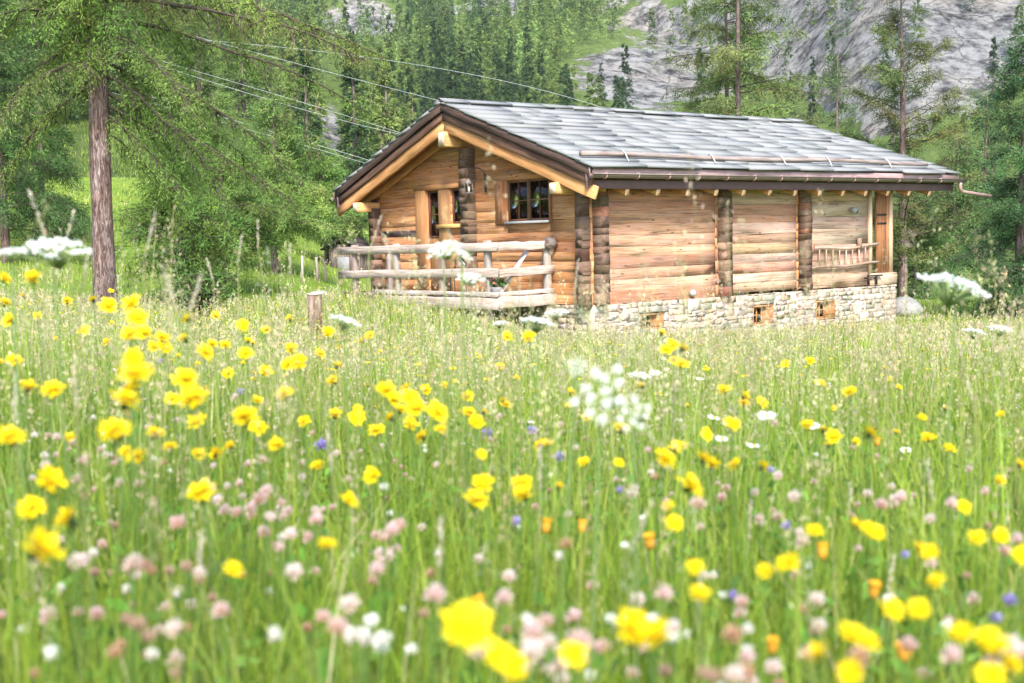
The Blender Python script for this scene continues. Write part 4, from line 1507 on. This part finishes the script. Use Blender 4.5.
Vv, Ff, Cc = [], [], []; off = 0
for (n, w0, w1, hm, k) in ((240, 1.2, 4., .46, 24), (560, 1.9, 6.0, .68, 34), (1400, 3.5, 10, .46, 20), (2900, 9, 21, .40, 14), (2600, 20, 31, .34, 12), (1200, 30, 58, .5, 8)):
    x, y, w, r = scatter(n, w0, w1, .58)
    kk = (w < 31) | (r / w < .06)
    x, y, w = x[kk], y[kk], w[kk]
    m_ = len(x)
    V, F, C = panicles(x, y, w, hm, k, .008 + .0011 * w, .0022 + .0006 * w, .0012 + .00042 * w, .035, (.52, .44, .27))
    Vv.append(V); Ff.append(F + off); Cc.append(C); off += len(V)
g = link('seeding_grass', fast_mesh('seeding_grass', np.vstack(Vv), np.vstack(Ff), M_LEAF, np.vstack(Cc)))
tag(g, 'straw coloured seeding grass with airy panicles over the meadow', 'grass', None, 'stuff')


# ------------------------------------------------------------------ flowers
def mesh_of(fn, name, mat, smooth=False):
    mb = MB(); fn(mb); return mb.mesh(name, mat, smooth)


def stem_mesh(r, col, bx, by):
    def f(mb):
        mb.tube([(0, 0, -.03), (bx * .25, by * .25, .4), (bx * .6, by * .6, .75), (bx, by, 1.)], [r, r * .85, r * .7, r * .7], col, 5)
    return mesh_of(f, 'stem', M_LEAF)


STEMS = [(bx, by, stem_mesh(.0017, (.10, .19, .035), bx, by)) for bx, by in ((.03, .01), (-.025, .03), (.01, -.035), (-.02, -.02))]
STEM_B = [(bx, by, stem_mesh(.0030, (.13, .22, .05), bx, by)) for bx, by in ((.03, .01), (-.025, .03), (.02, -.03))]


def petal_ring(mb, n, r0, r1, z0, z1, wd, col, v=.08, rag=.08):
    a = np.arange(n) / n * 2 * math.pi + rng.normal(0, .06, n)
    for q in a:
        d = np.array([math.cos(q), math.sin(q), 0]); s = np.array([-d[1], d[0], 0]); rr = r1 * rng.uniform(1 - 1.7 * rag, 1 + rag); zz = z1 + rng.normal(0, .8 * rag) * r1
        V = [d * r0 - s * wd * .3 + (0, 0, z0), d * r0 + s * wd * .3 + (0, 0, z0), d * rr * .7 + s * wd * .5 + (0, 0, (z0 + zz) / 2 + .15 * (zz - z0)), d * rr + s * wd * .42 + (0, 0, zz),
             d * rr - s * wd * .42 + (0, 0, zz), d * rr * .7 - s * wd * .5 + (0, 0, (z0 + zz) / 2 + .15 * (zz - z0))]
        mb.add(np.array(V), [(0, 1, 2, 5), (5, 2, 3, 4)], c1(col, v, .03))


YEL = (.85, .66, .007); YELD = (.84, .56, .006)


def hawk_head(mb):
    op = rng.uniform(.75, 1.1); up = rng.uniform(.8, 2.2)
    petal_ring(mb, int(rng.integers(15, 22)), .002, .0198 * op, .0, .003 * up, .0056, YEL, .1, .2)
    petal_ring(mb, int(rng.integers(12, 17)), .002, .0152 * op, .002, .0080 * up ** .5, .0048, YEL, .1, .22)
    petal_ring(mb, 10, .001, .0095, .004, .0115, .0042, YELD, .1, .2)
    mb.ball((0, 0, .006), .004, YELD, 7, 4)


def hawk_calyx(mb):
    mb.tube([(0, 0, -.013), (0, 0, -.009), (0, 0, -.002), (0, 0, .003)], [.0015, .0048, .0062, .0068], (.055, .085, .03), 8)


HAWK = [(mesh_of(hawk_head, 'flower_head', M_PETAL), mesh_of(hawk_calyx, 'calyx', M_LEAF)) for _ in range(9)]


def bud_head(mb):
    petal_ring(mb, 14, .001, .0062, .0, .013, .0045, (.80, .43, .03)); mb.ball((0, 0, .004), .0056, (.72, .36, .04), 8, 5, (1, 1, 1.5))


BUD = [mesh_of(bud_head, 'flower_head', M_PETAL) for _ in range(2)]


def clover_head(col, low, r=.0105):
    def f(mb):
        n = 70
        k = np.arange(n) + .5; ph = np.arccos(1 - 2 * k / n * .93); th = math.pi * (1 + 5 ** .5) * k
        d = np.column_stack([np.cos(th) * np.sin(ph), np.sin(th) * np.sin(ph), np.cos(ph)])
        mb.ball((0, 0, 0), r * .62, np.array(low) * .9, 8, 5)
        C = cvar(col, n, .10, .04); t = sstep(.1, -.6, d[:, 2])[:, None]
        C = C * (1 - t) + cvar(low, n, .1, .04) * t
        mb.leaves(d * r * .45, d + (0, 0, .35) + rng.normal(0, .25, (n, 3)), r * rng.uniform(.5, 1.05, n), r * .30, np.clip(C, 0, .9), .6)
    return f


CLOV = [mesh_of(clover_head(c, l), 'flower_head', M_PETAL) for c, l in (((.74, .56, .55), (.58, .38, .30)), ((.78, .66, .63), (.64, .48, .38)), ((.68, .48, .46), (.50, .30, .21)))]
WCLOV = [mesh_of(clover_head(c, l), 'flower_head', M_PETAL) for c, l in (((.84, .82, .76), (.72, .72, .56)), ((.82, .79, .74), (.75, .64, .55)))]
BROWN = [mesh_of(clover_head(c, l, .009), 'flower_head', M_PETAL) for c, l in (((.55, .33, .22), (.34, .17, .09)), ((.46, .30, .22), (.30, .18, .12)))]
RAMP = [mesh_of(clover_head(c, l, .012), 'flower_head', M_PETAL) for c, l in (((.33, .27, .56), (.24, .19, .42)), ((.40, .35, .60), (.28, .25, .46)))]


def daisy_petals(mb):
    petal_ring(mb, 18, .004, .021, .0, .001, .0062, (.84, .84, .82), .03)


def daisy_eye(mb):
    mb.ball((0, 0, .001), .0065, (.82, .52, .01), 9, 5, (1, 1, .5))


DAISY = mesh_of(daisy_petals, 'petals', M_PETAL); DEYE = mesh_of(daisy_eye, 'flower_eye', M_PETAL)


def umbel_meshes(seed, dome=.25, n=19, big=1.):
    k = np.arange(n) + .5
    rr = np.sqrt(k / n); th = math.pi * (1 + 5 ** .5) * k
    tips = np.column_stack([np.cos(th) * rr, np.sin(th) * rr, -dome * rr ** 2 + rng.normal(0, .03, n)]) * .5

    def rays(mb):
        for t in tips:
            mb.tube([(0, 0, -.42), t * .6 + np.array([0, 0, -.42 * .32]), t], [.020, .015, .011], (.36, .46, .18), 4)

    def bloom(mb):
        for t in tips:
            m_ = 34
            q = rng.normal(0, 1, (m_, 3)); q /= np.linalg.norm(q, axis=1)[:, None]
            q[:, 2] = np.abs(q[:, 2]) * .6
            P = t + q * .085 * big * rng.uniform(.4, 1.1, (m_, 1))
            mb.leaves(P, np.column_stack([rng.normal(0, 1, (m_, 2)), rng.normal(.15, .3, m_)]), .062 * big, .045 * big, cvar((.80, .82, .76), m_, .04, .02), .5)
    return mesh_of(rays, 'rays', M_LEAF), mesh_of(bloom, 'blossom', M_PETAL)


UMB = [umbel_meshes(k) for k in range(3)] + [umbel_meshes(3, .1, 12, 1.)]
count = {}


def flower(kind, name, label, group, root, h, parts_, stems, scale=1., tilt=.3, cat='flower', toward=None):
    bx, by, sm = stems[rng.integers(len(stems))]
    rx, ry = root[0] - bx * scale, root[1] - by * scale
    e = empty(name, (rx, ry, root[2]), label, cat, group)
    s = link('stem', sm, e); s.scale = (scale, scale, h)
    a = rng.uniform(0, 6.283)
    if toward is not None:
        a = toward
    for i, me in enumerate(parts_):
        o_ = link(me.name.split('.')[0], me, e)
        o_.location = (bx * scale, by * scale, h)
        o_.rotation_euler = Matrix.Rotation(abs(tilt), 3, Vector((-math.sin(a), math.cos(a), 0))).to_euler()
        o_.scale = (scale,) * 3
    count[kind] = count.get(kind, 0) + 1
    return e


TO_CAM = math.atan2(-FH[1], -FH[0])

# (x, y, apparent width) of hawkbits that can be told one by one
HAWKS = [(5, 279, 14), (33, 279, 18), (24, 296, 10), (5, 303, 13), (67, 301, 13), (10, 321, 16), (37, 316, 9), (93, 300, 10), (109, 306, 18), (132, 304, 19), (111, 291, 9), (137, 319, 20), (112, 324, 8),
         (107, 342, 9), (84, 331, 12), (131, 335, 20), (144, 334, 18), (162, 338, 14), (188, 319, 13), (215, 316, 11), (242, 326, 13), (248, 341, 9), (266, 330, 10), (184, 339, 14), (155, 347, 14), (165, 348, 14),
         (212, 344, 12), (205, 353, 18), (225, 345, 12), (246, 354, 15), (290, 319, 10), (291, 349, 13), (299, 363, 18), (288, 365, 14), (265, 372, 14), (228, 374, 12), (133, 359, 22), (28, 388, 18), (53, 391, 22),
         (135, 375, 30), (126, 401, 30), (133, 391, 22), (186, 380, 26), (193, 400, 30), (172, 400, 16), (285, 394, 18), (245, 417, 28), (259, 429, 18), (304, 421, 14), (333, 381, 14), (337, 366, 11), (335, 415, 14),
         (11, 438, 28), (116, 432, 32), (197, 422, 18), (69, 438, 12), (127, 452, 16), (198, 455, 15), (318, 466, 14), (49, 482, 30), (328, 333, 13), (320, 354, 11), (14, 361, 15), (33, 509, 28), (69, 520, 32),
         (39, 550, 42), (202, 494, 29), (234, 570, 15), (327, 545, 17), (507, 337, 12), (529, 338, 14), (370, 336, 10), (362, 341, 9), (500, 367, 10), (386, 391, 20), (393, 400, 18), (406, 389, 14), (425, 390, 12),
         (411, 398, 18), (416, 409, 22), (437, 413, 22), (391, 418, 15), (410, 425, 16), (422, 437, 15), (357, 418, 17), (377, 431, 16), (373, 476, 19), (468, 397, 13), (469, 413, 15), (477, 422, 16), (506, 405, 12),
         (481, 455, 11), (586, 418, 12), (622, 429, 16), (662, 333, 10), (667, 350, 13), (673, 345, 12), (675, 360, 10), (584, 462, 11), (619, 463, 10), (664, 459, 26), (677, 445, 10), (483, 485, 22), (476, 501, 25),
         (522, 484, 20), (524, 495, 22), (559, 487, 10), (349, 500, 17), (572, 393, 10), (668, 506, 14), (674, 524, 17), (467, 628, 47), (498, 656, 32), (515, 668, 30), (633, 631, 42), (657, 636, 34), (575, 654, 14),
         (683, 349, 14), (681, 364, 14), (724, 390, 14), (745, 397, 13), (744, 403, 12), (762, 403, 12), (786, 364, 9), (810, 361, 10), (707, 436, 11), (683, 446, 11), (712, 465, 16), (735, 465, 14), (762, 467, 15),
         (823, 430, 12), (834, 437, 17), (856, 442, 9), (928, 438, 14), (1001, 415, 9), (948, 447, 9), (1020, 465, 12), (999, 481, 9), (964, 507, 13), (690, 486, 27), (922, 417, 8), (834, 408, 6), (890, 379, 6),
         (899, 387, 6), (790, 563, 22), (815, 531, 12), (856, 525, 11), (868, 529, 12), (876, 533, 10), (919, 548, 15), (930, 553, 16), (936, 581, 16), (977, 538, 10), (1001, 536, 11), (695, 567, 13), (699, 595, 10),
         (766, 572, 9), (853, 635, 26), (866, 642, 22), (962, 634, 12), (818, 655, 16), (852, 674, 18), (988, 639, 28), (998, 645, 24), (1009, 665, 24), (992, 676, 18), (1021, 556, 20), (919, 610, 13), (892, 610, 10)]
BUDS = [(128, 416, 14), (546, 530, 12), (582, 530, 10), (481, 607, 11), (650, 546, 12), (877, 444, 9), (822, 556, 13), (873, 595, 13), (904, 657, 14), (772, 650, 12), (905, 658, 13), (196, 365, 9), (300, 320, 9), (575, 345, 7)]
UNIQ = {(39, 550): 'large yellow hawkbit standing lowest of the group at the left edge', (467, 628): 'big blurred yellow hawkbit near the lower edge, left of the lowest pair', (633, 631): 'biggest yellow hawkbit of the touching pair at the lower middle',
        (657, 636): 'smaller yellow hawkbit touching the biggest one at the lower middle', (498, 656): 'upper yellow hawkbit of the lowest overlapping pair', (515, 668): 'lowest yellow hawkbit, touching the bottom edge of the photo',
        (49, 482): 'yellow hawkbit topmost of the stacked group at the left edge', (33, 509): 'yellow hawkbit leftmost of the stacked group at the left edge', (69, 520): 'yellow hawkbit rightmost of the stacked group at the left edge',
        (202, 494): 'lone yellow hawkbit among the dense pink clovers on the left', (116, 432): 'wide yellow hawkbit directly above the pale pink clover row on the left', (11, 438): 'yellow hawkbit cut close to the left edge above the clovers',
        (245, 417): 'wide yellow hawkbit with a smaller one touching its lower right', (664, 459): 'bright yellow hawkbit below the large white umbel', (690, 486): 'full yellow hawkbit lower right of the one below the white umbel',
        (790, 563): 'lone yellow hawkbit beside small white clovers on the lower right', (853, 635): 'left and larger yellow hawkbit of the close pair at the lower right', (866, 642): 'right and smaller yellow hawkbit of the close pair at the lower right',
        (988, 639): 'left yellow hawkbit of the cluster in the lower right corner', (998, 645): 'middle yellow hawkbit of the cluster in the lower right corner', (1009, 665): 'lower yellow hawkbit of the cluster in the lower right corner',
        (186, 380): 'upper yellow hawkbit of the overlapping pair on the left middle', (193, 400): 'lower and larger yellow hawkbit of the overlapping pair on the left middle', (373, 476): 'yellow hawkbit with ragged petals alone above pink clovers in the middle',
        (1021, 556): 'yellow hawkbit cut by the right edge of the photo', (234, 570): 'small round orange yellow hawkbit alone among grass stems at lower left', (327, 545): 'tilted small yellow hawkbit below the pink clover cluster'}
GY = 'yellow hawkbits scattered over the flower meadow'
for (px, py, s) in HAWKS:
    d0 = FPX * .036 / s
    best = None
    for h in np.linspace(.16, .80, 28):
        P, d, hh = place(px, py, h, .85, 16)
        if abs(hh - h) > .04:
            continue
        c_ = abs(math.log(d / d0)) + 5. * max(0., .40 - h)
        if best is None or c_ < best[0]:
            best = (c_, P, d, hh)
    if best is None:
        print('no spot', px, py); continue
    _, P, d, hh = best
    sc = float(np.clip(s * d / FPX / .037, .5, 1.3))
    lab = UNIQ.get((px, py), 'small yellow hawkbit among many across the flower meadow')
    h_, c_ = HAWK[rng.integers(9)]
    flower('hawkbit', 'yellow_hawkbit', lab, GY, (P[0], P[1], P[2] - hh), hh, (h_, c_), STEMS, sc, rng.uniform(.35, 1.0), toward=TO_CAM + rng.normal(0, .9))
for (px, py, s) in BUDS:
    P, d, hh = place(px, py, .28, .85, 16)
    flower('bud', 'hawkbit_bud', 'half closed orange hawkbit bud among the grass', 'half closed orange hawkbit buds', (P[0], P[1], P[2] - hh), hh, (BUD[rng.integers(2)],), STEMS, float(np.clip(s * d / FPX / .0125, .6, 1.6)), .2)


def spray(n, areas, uni, hlo, hhi, fn, dmax=15):
    k = 0
    w_ = np.array([a[4] for a in areas] + [uni[4]], float); w_ /= w_.sum()
    while k < n:
        j = rng.choice(len(w_), p=w_)
        if j < len(areas):
            a = areas[j]; px, py = rng.normal(a[0], a[2]), rng.normal(a[1], a[3])
        else:
            px = rng.uniform(uni[0], uni[1]); py = uni[2] + (uni[3] - uni[2]) * rng.uniform() ** .8
        if not (-30 < px < 1054 and 300 < py < 690):
            continue
        h = rng.uniform(hlo, hhi)
        P, d, hh = place(px, py, h, .8, dmax)
        if abs(hh - h) > .05:
            continue
        fn(P, d, hh); k += 1


# smaller hawkbits farther out
spray(95, [(150, 340, 80, 25, 3), (420, 395, 60, 25, 1.5), (850, 380, 120, 40, 2)], (0, 1024, 325, 480, 4), .28, .5,
      lambda P, d, hh: flower('hawkbit', 'yellow_hawkbit', 'small yellow hawkbit among many across the flower meadow', GY, (P[0], P[1], P[2] - hh), hh, HAWK[rng.integers(9)], STEMS, rng.uniform(.55, .85), rng.uniform(.1, .7), toward=TO_CAM + rng.normal(0, 1.2)), 24)
PK = [(55, 460, 35, 22, 3), (110, 485, 40, 25, 3), (270, 500, 40, 30, 5), (300, 520, 30, 20, 3), (385, 545, 18, 12, 2), (150, 395, 50, 25, 2), (130, 590, 60, 30, 2), (420, 440, 40, 30, 1), (370, 465, 30, 25, 2), (550, 655, 20, 15, 1),
      (730, 500, 40, 30, 2.5), (930, 500, 50, 30, 3), (640, 480, 40, 25, 1.5), (350, 600, 60, 40, 2), (820, 570, 60, 40, 1.5), (640, 650, 40, 25, 1), (760, 665, 25, 15, 1.5), (520, 430, 60, 40, 1)]
spray(230, PK, (0, 1024, 380, 680, 12), .20, .38,
      lambda P, d, hh: flower('clover', 'pink_clover', 'pale pink clover head among many in the meadow', 'pink clovers in the meadow', (P[0], P[1], P[2] - hh), hh, (CLOV[rng.integers(3)],), STEMS, rng.uniform(.55, .98), rng.uniform(0, .5)))
spray(70, [(370, 640, 22, 15, 3), (130, 630, 60, 30, 2), (240, 590, 30, 12, 1), (640, 610, 50, 40, 1), (760, 620, 60, 40, 1.5), (100, 400, 50, 40, 1), (680, 400, 60, 30, 1)], (0, 1024, 380, 680, 6), .18, .34,
      lambda P, d, hh: flower('wclover', 'white_clover', 'small round white clover head among others in the meadow', 'white clovers in the meadow', (P[0], P[1], P[2] - hh), hh, (WCLOV[rng.integers(2)],), STEMS, rng.uniform(.5, .78), rng.uniform(0, .4)))
spray(55, [(150, 590, 80, 40, 2), (700, 640, 90, 40, 1)], (0, 1024, 380, 680, 6), .2, .40,
      lambda P, d, hh: flower('brown', 'faded_clover', 'faded brownish clover head among others in the meadow', 'faded brown clovers in the meadow', (P[0], P[1], P[2] - hh), hh, (BROWN[rng.integers(2)],), STEMS, rng.uniform(.55, .85), rng.uniform(0, .4)))
RM = [(160, 361, 8), (240, 392, 12), (321, 445, 12), (145, 368, 10), (487, 433, 14), (532, 431, 9), (559, 457, 10), (516, 521, 8), (787, 526, 9), (905, 555, 7), (1010, 600, 12), (996, 618, 10), (733, 595, 7), (770, 470, 7), (620, 490, 7)]
RL = {0: 'upper violet rampion at the left above the big hawkbit pair', 3: 'lower violet rampion left of the big hawkbit pair'}
for i, (px, py, s) in enumerate(RM):
    P, d, hh = place(px, py, .30, .85, 14)
    flower('ramp', 'violet_rampion', 'small violet rampion flower among yellow hawkbits in the meadow', 'violet rampions in the meadow', (P[0], P[1], P[2] - hh), hh, (RAMP[i % 2],), STEMS, float(np.clip(s * d / FPX / .021, .5, 1.4)), .2)
DS = [(733, 411, 13), (714, 418, 14), (728, 423, 13), (767, 416, 20), (722, 439, 14), (754, 446, 15), (814, 426, 13), (906, 450, 12), (680, 420, 8), (655, 373, 12), (640, 376, 12), (700, 379, 9)]
for i, (px, py, s) in enumerate(DS):
    best = min((place(px, py, h, .85, 12) for h in np.linspace(.2, .5, 13)), key=lambda q: abs(math.log(q[1] / (FPX * .040 / s))))
    P, d, hh = best
    flower('daisy', 'oxeye_daisy', 'white daisy with a small yellow eye among the grass', 'white daisies in the meadow', (P[0], P[1], P[2] - hh), hh, (DAISY, DEYE), STEMS, float(np.clip(s * d / FPX / .042, .5, 1.4)), rng.uniform(.1, .5), toward=TO_CAM + rng.normal(0, .8))
# the countless small blossoms farther out
def far_blossom(n, areas, col, size, hlo, hhi, name, lab, w0=3.8, w1=30.):
    x, y, w, r = scatter(n, w0, w1, .56)
    x2, y2, w2, r2 = scatter(int(n * 1.1), w0, w1 * .8, .56); k2 = r2 / w2 < .0
    x, y, w = np.concatenate([x, x2[k2]]), np.concatenate([y, y2[k2]]), np.concatenate([w, w2[k2]])
    h = rng.uniform(hlo, hhi, len(x))
    P = np.column_stack([x, y, ground(x, y) + h]); k = 8
    i = np.repeat(np.arange(len(x)), k); a = rng.uniform(0, 6.283, len(i))
    keep = fbm(x * .35 + 9, y * .35, areas, 3) > -.08
    sel = keep[i]; i = i[sel]; a = a[sel]
    D = np.column_stack([np.cos(a), np.sin(a), rng.uniform(-.1, .6, len(i))])
    sz = size * rng.uniform(.6, 1.3, len(x))[i]
    V, F, C = leaf_quads(P[i], D, sz * .5, sz * .34, cvar(col, len(i), .1, .04), .6)
    B = P[keep]; nb = len(B); f = rng.uniform(0, 6.283, nb); sd_ = np.column_stack([np.cos(f), np.sin(f), np.zeros(nb)]) * (.0009 + .00018 * w[keep])[:, None]
    Z = np.column_stack([np.zeros(nb), np.zeros(nb), h[keep]])
    Vs_ = np.stack([B - Z - sd_, B - Z + sd_, B + sd_, B - sd_], 1).reshape(-1, 3)
    o_ = link(name, fast_mesh(name, np.vstack([V, Vs_]), np.vstack([F, np.arange(nb * 4).reshape(nb, 4) + len(V)]), M_PETAL, np.clip(np.vstack([C, np.broadcast_to((.15, .24, .05), (nb * 4, 3))]), 0, .95)))
    tag(o_, lab, 'flowers', None, 'stuff')


far_blossom(1900, 81, YEL, .034, .26, .46, 'small_yellow_blossoms', 'tiny yellow blossoms dotted through the meadow out to the cabin')
far_blossom(1200, 82, (.72, .60, .56), .022, .18, .36, 'small_pale_blossoms', 'tiny pale pink and white blossoms dotted through the meadow', 3.5)
# white umbels: pixel, width, distance, tilt
UM = [(52, 243, 64, 2.2, .25, 0, 'broad white umbel in front of the meadow slope at the left edge'), (10, 250, 30, 1.9, .1, 1, 'small white umbel cut by the left edge beside the broad one'),
      (955, 280, 66, 2.7, .28, 2, 'tall white umbel on a long stem in front of the dark trees on the right'), (600, 392, 62, 1.45, .95, 3, 'large blurred white umbel close to the camera at the middle'),
      (632, 412, 42, 1.5, .9, 3, 'second blurred white umbel touching the lower right of the large one'), (577, 366, 22, 1.5, .9, 3, 'small white umbel at the upper left of the large blurred one'),
      (443, 247, 34, 3.1, .5, 1, 'white umbel in front of the balcony rail'), (462, 252, 24, 3.2, .5, 0, 'smaller white umbel right of the one in front of the balcony rail'), (537, 319, 34, 4.0, .15, 2, 'flat white umbel just below the right end of the balcony'),
      (556, 311, 24, 4.6, .2, 1, 'smaller white umbel right of the flat one below the balcony'), (470, 276, 28, 3.6, .3, 0, 'pale umbel in front of the middle balcony rail'), (975, 330, 22, 7.5, .2, 2, 'left one of two distant white umbels below the dark trees'),
      (1000, 327, 24, 7.2, .2, 0, 'right one of two distant white umbels below the dark trees'), (640, 374, 22, 4.5, .2, 1, 'faint white umbel right of the large blurred one'), (345, 318, 30, 3.4, .3, 2, 'pale umbel in front of the whitewashed pier'), (500, 322, 16, 5, .2, 0, 'small pale umbel under the balcony edge beam')]
for (px, py, s, d, tl, k, lab) in UM:
    P = at(px, py, d); g0 = gz(P[0], P[1]); hh = P[2] - g0
    sc = s * d / FPX
    e = empty('white_umbel', (P[0], P[1], g0), lab, 'flower', 'white umbels rising from the meadow')
    m = MB((P[0], P[1], g0)); bx = rng.normal(0, .03, 2)
    root = np.array([P[0], P[1], g0]); tip = P - np.array([0, 0, .42 * sc])
    m.tube([root + (bx[0], bx[1], -.03), (root * .6 + tip * .4) + (bx[0] * .6, bx[1] * .6, 0), tip], [.0026, .0022, .0018], (.16, .25, .07), 6); m.build('stem', M_LEAF, e)
    for me in UMB[k]:
        o_ = link(me.name.split('.')[0], me, e); o_.location = (0, 0, hh); o_.scale = (sc,) * 3
        a = TO_CAM + rng.normal(0, .6)
        o_.rotation_euler = Matrix.Rotation(tl, 3, Vector((-math.sin(a), math.cos(a), 0))).to_euler() if k != 2 else Matrix.Rotation(tl, 3, Vector(AX_F)).to_euler()

# soft seed heads of meadow foxtail close to the camera
FX = [(38, 215, 60, 1.5, -.5), (70, 225, 40, 1.9, .5), (195, 295, 50, 1.4, .6), (150, 235, 60, 1.7, .5), (170, 290, 60, 1.5, -.45), (290, 260, 40, 2.2, .1), (240, 250, 38, 2.4, .3), (258, 235, 36, 2.6, .05), (85, 270, 50, 1.6, .4), (210, 270, 30, 2.6, -.4),
      (455, 250, 50, 1.8, -.45), (520, 280, 45, 2.2, .1), (390, 255, 55, 2., -.5), (576, 280, 50, 2.4, .2), (375, 235, 50, 2.3, .6), (200, 560, 60, 1.1, .1), (440, 545, 70, 1.1, .1), (640, 530, 80, 1.2, .7), (890, 580, 60, 1.3, .25), (960, 350, 26, 2., -.3),
      (970, 390, 34, 2., -.4), (930, 480, 60, 1.5, -.2), (850, 500, 40, 1.6, .1), (540, 470, 60, 1.5, 0), (15, 400, 60, 1.4, .1), (75, 380, 70, 1.5, .05), (330, 455, 50, 1.6, -.1), (750, 520, 50, 1.5, .1), (700, 590, 60, 1.2, .15), (1010, 330, 40, 2.4, -.3)]
for (px, py, s, d, tl) in FX:
    d *= 1.45; s *= .8; tl *= .6
    P = at(px, py, d); g0 = gz(P[0], P[1]); ln_ = s * d / FPX
    dv = math.sin(tl) * AX_R + math.cos(tl) * np.array([0, 0, 1.])
    lo = P - dv * ln_ / 2
    root = np.array([P[0] + rng.normal(0, .03), P[1] + rng.normal(0, .03), g0])
    e = empty('meadow_foxtail', root, 'soft pale foxtail grass head standing above the meadow', 'grass', 'pale foxtail seed heads')
    m = MB(root); m.tube([root + (0, 0, -.02), root * .5 + lo * .5 + rng.normal(0, .015, 3) * (1, 1, 0), lo, lo + dv * ln_ * .5], .0013, (.30, .32, .13), 5); m.build('stem', M_LEAF, e)
    n = 60; t = rng.uniform(0, 1, n); rr = .0020 * np.sin(np.pi * np.clip(t * .9 + .08, 0, 1)) ** .6
    q = rng.normal(0, 1, (n, 3)); q /= np.linalg.norm(q, axis=1)[:, None]
    m = MB(root); m.leaves(lo + dv * (t * ln_)[:, None] + q * rr[:, None] * .5, dv * 1.2 + q * .5, .009, .0024, cvar((.64, .55, .44), n, .15, .06), .5); m.build('seed_head', M_LEAF, e)
print('flowers', count)

# ------------------------------------------------------------------ the air
hz = bpy.data.materials.new('pale_air'); hz.use_nodes = True
hn = hz.node_tree; hn.nodes.remove(hn.nodes['Principled BSDF'])
pv = hn.nodes.new('ShaderNodeVolumePrincipled'); pv.inputs['Color'].default_value = (.93, .95, 1, 1); pv.inputs['Density'].default_value = HAZE; pv.inputs['Anisotropy'].default_value = .3
hn.links.new(pv.outputs[0], hn.nodes['Material Output'].inputs['Volume'])
m = MB(); V8 = np.array([(x, y, z) for z in (-40., 560.) for (x, y) in ((-1040, -1050), (1020, -1050), (1020, 1040), (-1040, 1040))]); m.prism(V8, (1, 1, 1))
if HAZE > 0:
    tag(m.build('haze', hz), None, None, None, 'stuff')

# ------------------------------------------------------------------ light, camera
SUN_EL = R_(44)
sd = nrm(np.array([-.50, -.87, 0.]))       # where the sun stands, seen from the meadow: behind the camera, to the left
sv = np.array([sd[0] * math.cos(SUN_EL), sd[1] * math.cos(SUN_EL), math.sin(SUN_EL)])
ld = bpy.data.lights.new('sun', 'SUN'); ld.energy = 2.3; ld.angle = R_(14); ld.color = (1., .96, .91)
lo_ = bpy.data.objects.new('sun', ld); COL.objects.link(lo_)
lo_.rotation_euler = Vector((-sv[0], -sv[1], -sv[2])).to_track_quat('-Z', 'Y').to_euler(); lo_.location = (0, 0, 60)
wd_ = bpy.data.worlds.new('World'); SC.world = wd_; wd_.use_nodes = True
nt = wd_.node_tree; bg = nt.nodes['Background']
sky = nt.nodes.new('ShaderNodeTexSky'); sky.sky_type = 'NISHITA'; sky.sun_disc = False
sky.sun_elevation = SUN_EL; sky.sun_rotation = math.atan2(sd[0], sd[1])
sky.air_density = 1.0; sky.dust_density = 4.0; sky.ozone_density = 1.; sky.altitude = 1600
nt.links.new(sky.outputs[0], bg.inputs['Color']); bg.inputs['Strength'].default_value = .12

cd = bpy.data.cameras.new('camera'); co_ = bpy.data.objects.new('camera', cd); COL.objects.link(co_)
M = Matrix(((AX_R[0], AX_U[0], -AX_F[0], CAM[0]), (AX_R[1], AX_U[1], -AX_F[1], CAM[1]), (AX_R[2], AX_U[2], -AX_F[2], CAM[2]), (0, 0, 0, 1)))
co_.matrix_world = M
cd.sensor_width = 36; cd.lens = FPX / 1024 * 36; cd.clip_start = .05; cd.clip_end = 3000
cd.dof.use_dof = True; cd.dof.focus_distance = 26.; cd.dof.aperture_fstop = 4.5
SC.camera = co_
SC.view_settings.view_transform = 'Standard'; SC.view_settings.look = 'None'; SC.view_settings.exposure = 2.14; SC.view_settings.gamma = 1
SC.cycles.max_bounces = 6; SC.cycles.diffuse_bounces = 3; SC.cycles.glossy_bounces = 2; SC.cycles.transmission_bounces = 3; SC.cycles.transparent_max_bounces = 4
SC.cycles.use_denoising = True; SC.cycles.caustics_reflective = False; SC.cycles.caustics_refractive = False
